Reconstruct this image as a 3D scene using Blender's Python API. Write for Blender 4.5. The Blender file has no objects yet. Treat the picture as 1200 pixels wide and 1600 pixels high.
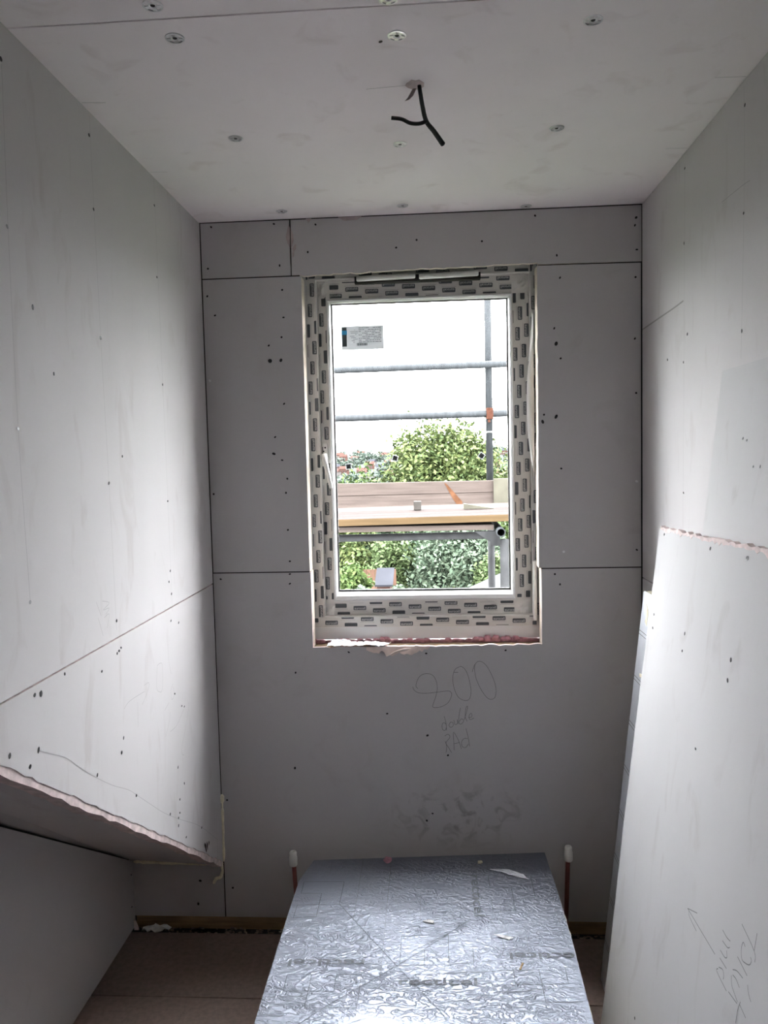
import bpy, bmesh, math, random
import numpy as np
from mathutils import Vector, Matrix
random.seed(7); RNG = np.random.default_rng(7)
scene = bpy.context.scene
COL = scene.collection

# ------------------------------------------------------------------ camera
D, XL, XR, ZT, XI = 2.649, -0.775, 0.705, 2.490, -1.109   # back wall, left, right, ceiling, wall under the stairs
cd = bpy.data.cameras.new('camera'); cam = bpy.data.objects.new('camera', cd); COL.objects.link(cam)
yaw, pit, rol, FPX = -0.0632, -0.0663, -0.0231, 1207.46
F_ = Vector((math.sin(yaw)*math.cos(pit), math.cos(yaw)*math.cos(pit), math.sin(pit)))
R0 = Vector((math.cos(yaw), -math.sin(yaw), 0)); U0 = R0.cross(F_)
R_ = math.cos(rol)*R0 + math.sin(rol)*U0; U_ = -math.sin(rol)*R0 + math.cos(rol)*U0
M = Matrix((R_, U_, -F_)).transposed().to_4x4(); M.translation = (0, 0, 1.668)
cam.matrix_world = M
cd.sensor_fit = 'VERTICAL'; cd.sensor_height = 36.0; cd.lens = FPX/1600*36.0
cd.clip_start = 0.02; cd.clip_end = 2000
scene.camera = cam

# ------------------------------------------------------------------ sky and exposure
SKY = 6.7
w = bpy.data.worlds.new('overcast_sky'); scene.world = w; w.use_nodes = True
nt = w.node_tree; nt.nodes.clear()
tc = nt.nodes.new('ShaderNodeTexCoord'); sp = nt.nodes.new('ShaderNodeSeparateXYZ')
ramp = nt.nodes.new('ShaderNodeValToRGB')                 # overcast: the zenith brighter than the horizon
ramp.color_ramp.elements[0].position = 0.0; ramp.color_ramp.elements[0].color = (0.45, 0.45, 0.46, 1)
ramp.color_ramp.elements[1].position = 1.0; ramp.color_ramp.elements[1].color = (0.97, 0.97, 1.0, 1)
bg = nt.nodes.new('ShaderNodeBackground'); bg.inputs[1].default_value = SKY
out = nt.nodes.new('ShaderNodeOutputWorld')
nt.links.new(tc.outputs['Generated'], sp.inputs[0]); nt.links.new(sp.outputs['Z'], ramp.inputs[0])
nt.links.new(ramp.outputs[0], bg.inputs[0]); nt.links.new(bg.outputs[0], out.inputs[0])
vs = scene.view_settings
vs.view_transform = 'Standard'; vs.look = 'None'; vs.gamma = 1.0; vs.use_curve_mapping = False
vs.exposure = 3.0
scene.cycles.max_bounces = 12; scene.cycles.diffuse_bounces = 10; scene.cycles.glossy_bounces = 4
scene.cycles.transparent_max_bounces = 12
scene.cycles.use_denoising = True

# ------------------------------------------------------------------ materials
def nmat(name):
    m = bpy.data.materials.new(name); m.use_nodes = True
    n = m.node_tree.nodes; b = n['Principled BSDF']
    return m, m.node_tree, n, b

def mat(name, col, rough=0.6, metal=0.0, var=0.0, scale=20.0, stretch=(1, 1, 1), bump=0.0, bscale=60.0, bdist=0.002, col2=None, detail=4.0, spec=0.5, rng=(0.3, 0.7)):
    m, t, n, b = nmat(name)
    b.inputs['Base Color'].default_value = (*col, 1); b.inputs['Roughness'].default_value = rough
    b.inputs['Metallic'].default_value = metal; b.inputs['Specular IOR Level'].default_value = spec
    co = n.new('ShaderNodeTexCoord'); mp = n.new('ShaderNodeMapping'); mp.inputs['Scale'].default_value = stretch
    t.links.new(co.outputs['Object'], mp.inputs[0])
    if var or col2:
        nz = n.new('ShaderNodeTexNoise'); nz.inputs['Scale'].default_value = scale; nz.inputs['Detail'].default_value = detail
        t.links.new(mp.outputs[0], nz.inputs[0])
        r = n.new('ShaderNodeValToRGB'); e = r.color_ramp.elements
        e[0].position, e[1].position = rng
        c2 = col2 or tuple(c*(1+var) for c in col); c1 = col if col2 else tuple(c*(1-var) for c in col)
        e[0].color = (*c1, 1); e[1].color = (*c2, 1)
        t.links.new(nz.outputs['Fac'], r.inputs[0]); t.links.new(r.outputs[0], b.inputs['Base Color'])
    if bump:
        nb = n.new('ShaderNodeTexNoise'); nb.inputs['Scale'].default_value = bscale; nb.inputs['Detail'].default_value = 5
        t.links.new(mp.outputs[0], nb.inputs[0])
        bp = n.new('ShaderNodeBump'); bp.inputs['Strength'].default_value = bump; bp.inputs['Distance'].default_value = bdist
        t.links.new(nb.outputs['Fac'], bp.inputs['Height']); t.links.new(bp.outputs[0], b.inputs['Normal'])
    return m

def board_mat(name, col, smudge=0.10, seed=0.0, stretch=(1, 1, 1), scuff=None):
    """plasterboard paper: fine mottling plus sparse brownish hand smudges and faint vertical streaks"""
    m, t, n, b = nmat(name)
    b.inputs['Roughness'].default_value = 0.75; b.inputs['Specular IOR Level'].default_value = 0.25
    co = n.new('ShaderNodeTexCoord'); mp = n.new('ShaderNodeMapping')
    mp.inputs['Location'].default_value = (seed, seed*1.7, seed*.6); mp.inputs['Scale'].default_value = stretch
    t.links.new(co.outputs['Object'], mp.inputs[0])
    def noise(sc, det, dist=0.0):
        z = n.new('ShaderNodeTexNoise'); z.inputs['Scale'].default_value = sc; z.inputs['Detail'].default_value = det
        z.inputs['Distortion'].default_value = dist; t.links.new(mp.outputs[0], z.inputs[0]); return z
    def rmp(src, a, c, v0, v1):
        r = n.new('ShaderNodeMapRange'); r.inputs['From Min'].default_value = a; r.inputs['From Max'].default_value = c
        r.inputs['To Min'].default_value = v0; r.inputs['To Max'].default_value = v1
        t.links.new(src.outputs['Fac'], r.inputs['Value']); return r
    a1 = rmp(noise(3.0, 6), .3, .7, 1.0, 1-smudge*.45)
    a2 = rmp(noise(9.0, 8, .8), .58, .72, 0.0, smudge*2.2)
    mu = n.new('ShaderNodeMixRGB'); mu.blend_type = 'MULTIPLY'; mu.inputs[0].default_value = 1.0
    mu.inputs[1].default_value = (*col, 1); t.links.new(a1.outputs[0], mu.inputs[2])
    mx = n.new('ShaderNodeMixRGB'); mx.blend_type = 'MIX'
    mx.inputs[2].default_value = (col[0]*.62, col[1]*.56, col[2]*.53, 1)
    t.links.new(a2.outputs[0], mx.inputs[0]); t.links.new(mu.outputs[0], mx.inputs[1])
    if scuff:                                             # boot scuffs round one spot of the wall
        vd = n.new('ShaderNodeVectorMath'); vd.operation = 'SUBTRACT'; vd.inputs[1].default_value = scuff[:3]; t.links.new(co.outputs['Object'], vd.inputs[0])
        vs_ = n.new('ShaderNodeVectorMath'); vs_.operation = 'MULTIPLY'; vs_.inputs[1].default_value = (1/scuff[3], 0, 1/scuff[4]); t.links.new(vd.outputs[0], vs_.inputs[0])
        le = n.new('ShaderNodeVectorMath'); le.operation = 'LENGTH'; t.links.new(vs_.outputs[0], le.inputs[0])
        fo_ = n.new('ShaderNodeMapRange'); fo_.inputs['From Min'].default_value = .35; fo_.inputs['From Max'].default_value = 1; fo_.inputs['To Min'].default_value = 1; fo_.inputs['To Max'].default_value = 0
        t.links.new(le.outputs['Value'], fo_.inputs['Value'])
        sc_ = rmp(noise(20, 5, 1.2), .50, .68, 0, .55); mm = n.new('ShaderNodeMath'); mm.operation = 'MULTIPLY'
        t.links.new(fo_.outputs[0], mm.inputs[0]); t.links.new(sc_.outputs[0], mm.inputs[1])
        m2 = n.new('ShaderNodeMixRGB'); m2.inputs[2].default_value = (.20, .175, .17, 1)
        t.links.new(mm.outputs[0], m2.inputs[0]); t.links.new(mx.outputs[0], m2.inputs[1]); mx = m2
    t.links.new(mx.outputs[0], b.inputs['Base Color'])
    bp = n.new('ShaderNodeBump'); bp.inputs['Strength'].default_value = 0.12; bp.inputs['Distance'].default_value = 0.002
    t.links.new(noise(14, 6).outputs['Fac'], bp.inputs['Height']); t.links.new(bp.outputs[0], b.inputs['Normal'])
    return m

MT = {}
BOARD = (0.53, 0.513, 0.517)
MT['board_back'] = board_mat('plasterboard_back', BOARD, .06, 3.1, scuff=(.08, 2.649, .42, .30, .14))
MT['board_left'] = board_mat('plasterboard_left', BOARD, .12, 9.4, (1, 1.6, .55))
MT['board_right'] = board_mat('plasterboard_right', BOARD, .10, 1.4, (1, 1.6, .6))
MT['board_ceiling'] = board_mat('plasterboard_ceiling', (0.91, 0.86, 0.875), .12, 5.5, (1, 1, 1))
MT['board_lean'] = board_mat('plasterboard_leaning', (0.50, 0.495, 0.50), .12, 7.7, (1, 1.4, .6))
MT['gypsum'] = mat('broken_gypsum', (0.60, 0.50, 0.485), .9, var=.25, scale=40, bump=.6, bscale=90)
MT['foam_edge'] = mat('insulation_edge', (0.60, 0.52, 0.44), .9, var=.18, scale=50, bump=.5, bscale=120)
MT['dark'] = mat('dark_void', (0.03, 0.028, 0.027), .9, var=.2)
MT['brick_inside'] = mat('bare_brickwork', (0.16, 0.095, 0.075), .9, var=.25, scale=12)
MT['timber'] = mat('rough_timber', (0.33, 0.23, 0.12), .8, var=.3, scale=8, stretch=(1, 10, 10), bump=.3)
MT['osb'] = mat('sill_timber', (0.30, 0.21, 0.125), .8, var=.35, scale=30, stretch=(1, 4, 4), bump=.4)
MT['chipboard'] = mat('chipboard_floor', (0.235, 0.175, 0.15), .8, var=.16, scale=60, bump=.15, bscale=200)
MT['pencil'] = mat('pencil', (0.12, 0.118, 0.12), .6)
MT['pencil_faint'] = mat('faint_pencil', (0.33, 0.325, 0.325), .7)
MT['screw_dark'] = mat('black_screw', (0.025, 0.024, 0.025), .5, .5)
MT['steel'] = mat('bright_steel', (0.72, 0.72, 0.73), .3, 1.0, var=.1, scale=90)
MT['dull_steel'] = mat('dull_screw_steel', (0.30, 0.30, 0.31), .55, .8)
MT['upvc'] = mat('white_upvc', (0.83, 0.83, 0.83), .28)
MT['tape'] = mat('protective_tape', (0.78, 0.76, 0.73), .42, bump=.12, bscale=35)
MT['print'] = mat('tape_print', (0.10, 0.11, 0.125), .5)
MT['print_text'] = mat('tape_lettering', (0.66, 0.66, 0.66), .5)
MT['print_line'] = mat('tape_fine_print', (0.48, 0.47, 0.46), .5)
MT['gasket'] = mat('black_gasket', (0.03, 0.03, 0.032), .6)
MT['grey_pad'] = mat('grey_pad', (0.05, 0.05, 0.052), .8)
MT['pink_foam'] = mat('pink_foam', (0.52, 0.25, 0.30), .9, var=.3, scale=60, bump=.6, bscale=120, bdist=.004)
MT['yellow_foam'] = mat('cream_foam', (0.84, 0.79, 0.62), .85, var=.15, scale=60, bump=.4, bscale=120)
MT['paper'] = mat('torn_paper', (0.66, 0.55, 0.50), .9, var=.15, scale=30)
MT['tornpatch'] = mat('torn_board_patch', (0.47, 0.39, 0.385), .9, var=.12, scale=40)
MT['film'] = mat('white_film', (0.80, 0.82, 0.86), .3, bump=.5, bscale=60, bdist=.004)
MT['white_plastic'] = mat('white_plastic', (0.86, 0.85, 0.83), .4)
MT['copper'] = mat('aged_copper', (0.24, 0.07, 0.055), .5, .4, var=.25, scale=25, stretch=(1, 1, .3))
MT['cable'] = mat('black_cable', (0.022, 0.026, 0.028), .45)
MT['pir'] = mat('foam_core', (0.66, 0.60, 0.46), .9, var=.2, scale=60, bump=.4)
MT['foil_print'] = mat('grey_foil_print', (0.15, 0.155, 0.17), .9, 0)
MT['foil_line'] = mat('fine_foil_print', (0.09, 0.093, 0.10), .9, 0)
MT['foil_grid'] = mat('faint_foil_grid', (0.19, 0.195, 0.21), .9, 0)
MT['foil_crease'] = mat('foil_crease', (0.16, 0.165, 0.18), .5, .5)
MT['smudge'] = mat('dark_smudge', (0.30, 0.285, 0.28), .9)
MT['scuff'] = mat('grey_scuff', (0.40, 0.38, 0.375), .9, var=.2, scale=60)
MT['debris'] = mat('site_debris', (0.30, 0.24, 0.19), .9, var=.5, scale=40)

def foil_mat():
    m, t, n, b = nmat('crumpled_foil')
    b.inputs['Metallic'].default_value = 1.0; b.inputs['Base Color'].default_value = (0.27, 0.288, 0.335, 1)
    b.inputs['Roughness'].default_value = 0.50
    co = n.new('ShaderNodeTexCoord'); mp = n.new('ShaderNodeMapping'); mp.inputs['Scale'].default_value = (1, 1.7, 1)
    t.links.new(co.outputs['Object'], mp.inputs[0])
    nz = n.new('ShaderNodeTexNoise'); nz.inputs['Scale'].default_value = 22; nz.inputs['Detail'].default_value = 3; nz.inputs['Distortion'].default_value = 1.6
    t.links.new(mp.outputs[0], nz.inputs[0])
    # ridges: |noise - .5| gives thin wandering wrinkles
    ab = n.new('ShaderNodeMath'); ab.operation = 'SUBTRACT'; ab.inputs[1].default_value = .5; t.links.new(nz.outputs['Fac'], ab.inputs[0])
    a2 = n.new('ShaderNodeMath'); a2.operation = 'ABSOLUTE'; t.links.new(ab.outputs[0], a2.inputs[0])
    mr = n.new('ShaderNodeMapRange'); mr.inputs['From Max'].default_value = .09; mr.inputs['To Min'].default_value = 1.0; mr.inputs['To Max'].default_value = 0.0
    t.links.new(a2.outputs[0], mr.inputs['Value'])
    nz2 = n.new('ShaderNodeTexNoise'); nz2.inputs['Scale'].default_value = 3.2; nz2.inputs['Detail'].default_value = 2; t.links.new(mp.outputs[0], nz2.inputs[0])
    mk = n.new('ShaderNodeMapRange'); mk.inputs['From Min'].default_value = .38; mk.inputs['From Max'].default_value = .62
    t.links.new(nz2.outputs['Fac'], mk.inputs['Value'])
    ml = n.new('ShaderNodeMath'); ml.operation = 'MULTIPLY'; t.links.new(mr.outputs[0], ml.inputs[0]); t.links.new(mk.outputs[0], ml.inputs[1])
    nz3 = n.new('ShaderNodeTexNoise'); nz3.inputs['Scale'].default_value = 70; nz3.inputs['Detail'].default_value = 2; t.links.new(mp.outputs[0], nz3.inputs[0])
    m3 = n.new('ShaderNodeMath'); m3.operation = 'MULTIPLY_ADD'; m3.inputs[1].default_value = .25; t.links.new(nz3.outputs['Fac'], m3.inputs[0]); t.links.new(ml.outputs[0], m3.inputs[2])
    bp = n.new('ShaderNodeBump'); bp.inputs['Strength'].default_value = .50; bp.inputs['Distance'].default_value = .006
    t.links.new(m3.outputs[0], bp.inputs['Height']); t.links.new(bp.outputs[0], b.inputs['Normal'])
    return m
MT['foil'] = foil_mat()
MT['foil_plain'] = mat('plain_foil', (0.78, 0.81, 0.86), .42, 1.0, bump=.35, bscale=30, bdist=.004)

def glass_mat():
    m, t, n, b = nmat('window_glass'); n.remove(b)
    o = n['Material Output']
    tr = n.new('ShaderNodeBsdfTransparent'); tr.inputs[0].default_value = (.98, .985, .985, 1)
    gl = n.new('ShaderNodeBsdfGlossy'); gl.inputs['Roughness'].default_value = .02
    fr = n.new('ShaderNodeFresnel'); fr.inputs['IOR'].default_value = 1.45
    mx = n.new('ShaderNodeMixShader')
    ge = n.new('ShaderNodeNewGeometry'); iv = n.new('ShaderNodeMath'); iv.operation = 'SUBTRACT'; iv.inputs[0].default_value = 1.0
    t.links.new(ge.outputs['Backfacing'], iv.inputs[1])      # each sheet reflects once, where a ray enters it
    ml = n.new('ShaderNodeMath'); ml.operation = 'MULTIPLY'; t.links.new(fr.outputs[0], ml.inputs[0]); t.links.new(iv.outputs[0], ml.inputs[1])
    t.links.new(ml.outputs[0], mx.inputs[0]); t.links.new(tr.outputs[0], mx.inputs[1]); t.links.new(gl.outputs[0], mx.inputs[2])
    t.links.new(mx.outputs[0], o.inputs[0])
    return m
MT['glass'] = glass_mat()
def translucent(name, c, tcol):
    m, t, n, b = nmat(name); n.remove(b); o = n['Material Output']
    df = n.new('ShaderNodeBsdfDiffuse'); df.inputs[0].default_value = (*c, 1)
    tl = n.new('ShaderNodeBsdfTranslucent'); tl.inputs[0].default_value = (*tcol, 1)
    ad = n.new('ShaderNodeAddShader'); t.links.new(df.outputs[0], ad.inputs[0]); t.links.new(tl.outputs[0], ad.inputs[1])
    t.links.new(ad.outputs[0], o.inputs[0]); return m
MT['sticker'] = translucent('paper_sticker', (.70, .70, .70), (.026, .028, .029))
MT['sticker_dark'] = translucent('sticker_dark_print', (.12, .13, .14), (.0, .0, .0))
MT['sticker_blue'] = translucent('sticker_blue_print', (.10, .45, .8), (.005, .03, .06))

def leaf_mat(name, c1, c2):
    m, t, n, b = nmat(name)
    b.inputs['Roughness'].default_value = .6; b.inputs['Specular IOR Level'].default_value = .06
    g = n.new('ShaderNodeNewGeometry'); r = n.new('ShaderNodeValToRGB')
    r.color_ramp.elements[0].color = (*c1, 1); r.color_ramp.elements[1].color = (*c2, 1)
    t.links.new(g.outputs['Random Per Island'], r.inputs[0]); t.links.new(r.outputs[0], b.inputs['Base Color'])
    return m
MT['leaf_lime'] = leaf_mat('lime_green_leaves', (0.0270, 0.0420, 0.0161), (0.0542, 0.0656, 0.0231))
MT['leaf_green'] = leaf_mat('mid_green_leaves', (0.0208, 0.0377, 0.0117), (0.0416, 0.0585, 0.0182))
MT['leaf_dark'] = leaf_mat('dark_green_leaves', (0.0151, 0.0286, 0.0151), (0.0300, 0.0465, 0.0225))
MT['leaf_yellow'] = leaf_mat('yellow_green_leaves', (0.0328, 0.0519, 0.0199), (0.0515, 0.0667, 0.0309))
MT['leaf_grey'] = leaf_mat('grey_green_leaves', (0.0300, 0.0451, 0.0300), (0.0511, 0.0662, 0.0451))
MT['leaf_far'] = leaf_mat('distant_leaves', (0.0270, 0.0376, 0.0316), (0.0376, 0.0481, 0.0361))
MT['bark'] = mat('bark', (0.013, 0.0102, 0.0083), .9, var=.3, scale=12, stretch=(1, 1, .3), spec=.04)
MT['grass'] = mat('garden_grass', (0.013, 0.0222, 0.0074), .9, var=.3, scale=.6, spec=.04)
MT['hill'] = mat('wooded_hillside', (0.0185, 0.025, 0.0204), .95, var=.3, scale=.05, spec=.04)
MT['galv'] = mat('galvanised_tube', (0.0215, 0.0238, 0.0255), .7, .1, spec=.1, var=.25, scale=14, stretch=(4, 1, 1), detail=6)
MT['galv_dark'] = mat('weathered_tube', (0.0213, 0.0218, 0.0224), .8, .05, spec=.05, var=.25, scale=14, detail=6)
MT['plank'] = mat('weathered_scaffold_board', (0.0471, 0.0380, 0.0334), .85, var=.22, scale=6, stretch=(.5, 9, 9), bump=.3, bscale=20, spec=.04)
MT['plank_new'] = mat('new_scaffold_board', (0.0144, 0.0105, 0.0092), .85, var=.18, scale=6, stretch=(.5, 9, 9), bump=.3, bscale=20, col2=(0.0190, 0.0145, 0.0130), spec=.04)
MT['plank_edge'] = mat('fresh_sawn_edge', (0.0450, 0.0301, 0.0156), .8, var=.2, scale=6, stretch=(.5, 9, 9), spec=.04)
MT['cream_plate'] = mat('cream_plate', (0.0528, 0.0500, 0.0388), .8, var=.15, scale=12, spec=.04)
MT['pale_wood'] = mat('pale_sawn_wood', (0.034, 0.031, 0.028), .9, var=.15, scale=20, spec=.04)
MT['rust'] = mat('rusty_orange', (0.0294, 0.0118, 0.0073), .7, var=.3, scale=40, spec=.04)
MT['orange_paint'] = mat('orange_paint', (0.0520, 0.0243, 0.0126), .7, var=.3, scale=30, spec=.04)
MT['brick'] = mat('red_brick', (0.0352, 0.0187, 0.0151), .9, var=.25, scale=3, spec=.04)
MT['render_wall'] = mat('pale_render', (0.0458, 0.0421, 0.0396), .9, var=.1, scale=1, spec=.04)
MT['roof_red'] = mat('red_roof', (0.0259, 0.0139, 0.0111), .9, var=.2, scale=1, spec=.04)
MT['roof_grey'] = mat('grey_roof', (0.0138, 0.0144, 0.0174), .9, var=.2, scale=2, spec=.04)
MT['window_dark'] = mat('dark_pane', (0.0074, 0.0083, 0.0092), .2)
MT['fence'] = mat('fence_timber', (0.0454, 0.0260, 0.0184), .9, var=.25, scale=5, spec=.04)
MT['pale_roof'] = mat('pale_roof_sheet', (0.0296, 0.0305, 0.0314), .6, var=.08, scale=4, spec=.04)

# ------------------------------------------------------------------ mesh helpers
class MB:
    """collects vertices and faces (with material slots) and links them as ONE object"""
    def __init__(s): s.v = []; s.f = []; s.mi = []
    def add(s, v, f, mi=0):
        o = len(s.v); s.v += [tuple(p) for p in v]; s.f += [tuple(i+o for i in q) for q in f]
        s.mi += (mi if isinstance(mi, list) else [mi]*len(f)); return s
    def box(s, x0, x1, y0, y1, z0, z1, mi=0):
        v = [(x, y, z) for x in (x0, x1) for y in (y0, y1) for z in (z0, z1)]
        return s.add(v, [(0, 1, 3, 2), (4, 6, 7, 5), (0, 4, 5, 1), (2, 3, 7, 6), (0, 2, 6, 4), (1, 5, 7, 3)], mi)
    def prism(s, poly, fr, depth, mi=0, side=None):
        """poly: 2D points; fr(u,v,w): local to world; extruded from w=0 to w=depth"""
        n = len(poly); v = [fr(a, b, 0) for a, b in poly] + [fr(a, b, depth) for a, b in poly]
        f = [tuple(range(n)), tuple(range(2*n-1, n-1, -1))] + [(i, (i+1) % n, n+(i+1) % n, n+i) for i in range(n)]
        return s.add(v, f, [mi, mi]+[mi if side is None else side]*n)
    def tube(s, pts, r, n=10, mi=0, caps=True):
        pts = [Vector(p) for p in pts]; rs = r if isinstance(r, (list, tuple)) else [r]*len(pts)
        vv = []; prev = None
        for i, p in enumerate(pts):
            t = (pts[min(i+1, len(pts)-1)]-pts[max(i-1, 0)]).normalized()
            a = Vector((0, 0, 1)) if abs(t.z) < .9 else Vector((1, 0, 0))
            if prev is not None: a = prev
            e1 = (a - t*a.dot(t)).normalized(); e2 = t.cross(e1); prev = e1
            vv += [p+(e1*math.cos(q)+e2*math.sin(q))*rs[i] for q in [2*math.pi*k/n for k in range(n)]]
        f = [(i*n+k, i*n+(k+1) % n, (i+1)*n+(k+1) % n, (i+1)*n+k) for i in range(len(pts)-1) for k in range(n)]
        if caps: f += [tuple(range(n-1, -1, -1)), tuple((len(pts)-1)*n+k for k in range(n))]
        return s.add(vv, f, mi)
    def lathe(s, prof, fr, n=16, mi=0):
        """prof: (radius, height); fr: local to world"""
        v = [fr(r*math.cos(2*math.pi*k/n), r*math.sin(2*math.pi*k/n), h) for r, h in prof for k in range(n)]
        f = [(i*n+k, i*n+(k+1) % n, (i+1)*n+(k+1) % n, (i+1)*n+k) for i in range(len(prof)-1) for k in range(n)]
        return s.add(v, f, mi)
    def build(s, name, mats, parent=None, smooth=False, kind=None, fix=True):
        me = bpy.data.meshes.new(name); me.from_pydata(s.v, [], s.f)
        for m in (mats if isinstance(mats, (list, tuple)) else [mats]): me.materials.append(MT[m])
        me.polygons.foreach_set('material_index', s.mi)
        if fix:
            bm = bmesh.new(); bm.from_mesh(me); bmesh.ops.recalc_face_normals(bm, faces=bm.faces)
            big = [f for f in bm.faces if len(f.verts) > 4]
            if big: bmesh.ops.triangulate(bm, faces=big)
            bm.to_mesh(me); bm.free()
        if smooth: me.polygons.foreach_set('use_smooth', [True]*len(me.polygons))
        me.update()
        return link(name, me, parent, kind)

def link(name, me, parent=None, kind=None):
    o = bpy.data.objects.new(name, me); COL.objects.link(o)
    if parent: o.parent = parent
    if kind: o['kind'] = kind
    return o
def bevel(o, wdt=.002, seg=2):
    m = o.modifiers.new('bevel', 'BEVEL'); m.width = wdt; m.segments = seg; m.limit_method = 'ANGLE'; return o
def tag(o, label, cat, group=None):
    o['label'] = label; o['category'] = cat
    if group: o['group'] = group
    return o
def thing(name, label, cat, loc=(0, 0, 0), group=None):
    o = bpy.data.objects.new(name, None); COL.objects.link(o); o.location = loc
    return tag(o, label, cat, group)
def structure(name):
    o = bpy.data.objects.new(name, None); COL.objects.link(o); o['kind'] = 'structure'; return o
def rel(fn, root):                     # shapes given in world coordinates, stored relative to a thing's base
    b = Vector(root.location)
    return lambda a, c, d: Vector(fn(a, c, d)) - b
def shift(mb, root):
    b = root.location; mb.v = [(p[0]-b.x, p[1]-b.y, p[2]-b.z) for p in mb.v]; return mb

# frames: (u, v, w) -> world, w pointing into the room from that surface
FR_BACK = lambda u, v, w: (u, D-w, v)
FR_LEFT = lambda u, v, w: (XL+w, u, v)
FR_RIGHT = lambda u, v, w: (XR-w, u, v)
FR_INNER = lambda u, v, w: (XI+w, u, v)
FR_CEIL = lambda u, v, w: (u, v, ZT-w)
LEAN_K = .115
FR_LEAN = lambda u, v, w: (.455+LEAN_K*v-w, u, v)
FR_SHEET = lambda u, v, w: (.475+LEAN_K*v-w, u, v)
FOIL_Z = .318
FR_FOIL = lambda u, v, w: (u, v, FOIL_Z+w)

def ragged(poly, edges, amp, step=.03, seed=1):
    """subdivide the named polygon edges and jitter them (broken board edges)"""
    r = random.Random(seed); o = []; n = len(poly)
    for i in range(n):
        a, b = poly[i], poly[(i+1) % n]; o.append(a)
        if i in edges:
            L = math.dist(a, b); k = max(2, int(L/step)); nx, ny = (b[1]-a[1])/L, -(b[0]-a[0])/L
            for j in range(1, k):
                q = j/k + r.uniform(-.3, .3)/k; d = r.uniform(-amp, amp)
                o.append((a[0]+(b[0]-a[0])*q+nx*d, a[1]+(b[1]-a[1])*q+ny*d))
    return o
def dots(pts, fr, name, m, parent, r=.0036, jit=3):
    mb = MB(); rr = random.Random(jit)
    for p in pts:
        k = r*(p[2] if len(p) > 2 else 1.0); a = rr.uniform(0, 3.14); e = rr.uniform(1.0, 1.7)
        poly = []
        for j in range(8):
            t = 2*math.pi*j/8; x, y = k*math.cos(t)/math.sqrt(e), k*math.sin(t)*math.sqrt(e)
            poly.append((p[0]+x*math.cos(a)-y*math.sin(a), p[1]+x*math.sin(a)+y*math.cos(a)))
        mb.prism(poly, lambda u, v, w: fr(u, v, w-.001), .0016)
    return mb.build(name, m, parent, kind='stuff')
def strokes(lines, fr, name, m, parent, wd=.0013, h=.0004, smooth=True):
    mb = MB()
    for ln in lines:
        P = [Vector(p) for p in ln]
        if len(P) > 2 and smooth:                       # smooth the hand-drawn curve
            Q = []
            for i in range(len(P)-1):
                p0, p1, p2, p3 = P[max(i-1, 0)], P[i], P[i+1], P[min(i+2, len(P)-1)]
                for t in (0, .25, .5, .75):
                    Q.append(.5*((2*p1)+(p2-p0)*t+(2*p0-5*p1+4*p2-p3)*t*t+(3*p1-p0-3*p2+p3)*t**3))
            P = Q+[P[-1]]
        L = []; Rr = []
        for i, p in enumerate(P):
            t = P[min(i+1, len(P)-1)]-P[max(i-1, 0)]
            if t.length < 1e-9: t = Vector((1, 0))
            t.normalize(); n2 = Vector((-t.y, t.x))*wd/2
            L.append(fr(p.x+n2.x, p.y+n2.y, h)); Rr.append(fr(p.x-n2.x, p.y-n2.y, h))
        k = len(P); mb.add(L+Rr, [(i, i+1, k+i+1, k+i) for i in range(k-1)])
    return mb.build(name, m, parent, kind='stuff', fix=False)

_TXT = {}
def text_mesh(s):
    """flat lettering as vertices and faces, 1 unit high capitals"""
    if s in _TXT: return _TXT[s]
    cu = bpy.data.curves.new('lettering', 'FONT'); cu.body = s; cu.resolution_u = 3; cu.offset = 0.012
    o = bpy.data.objects.new('lettering', cu); COL.objects.link(o)
    bpy.context.view_layer.update(); dg = bpy.context.evaluated_depsgraph_get()
    me = o.evaluated_get(dg).to_mesh()
    v = [(p.co.x, p.co.y) for p in me.vertices]; f = [tuple(p.vertices) for p in me.polygons]
    o.evaluated_get(dg).to_mesh_clear(); bpy.data.objects.remove(o); bpy.data.curves.remove(cu)
    x0 = min(p[0] for p in v); x1 = max(p[0] for p in v)
    _TXT[s] = ([(p[0]-x0, p[1]) for p in v], f, x1-x0); return _TXT[s]
def put_text(mb, s, org, udir, vdir, width, fr, h, height=None):
    v, f, L = text_mesh(s); k = width/L; kv = k if height is None else height/.73
    o = Vector(org); u = Vector(udir); vv = Vector(vdir)
    P = [o+u*(a*k)+vv*(b*kv) for a, b in v]
    mb.add([fr(p.x, p.y, h) for p in P], f)

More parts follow.
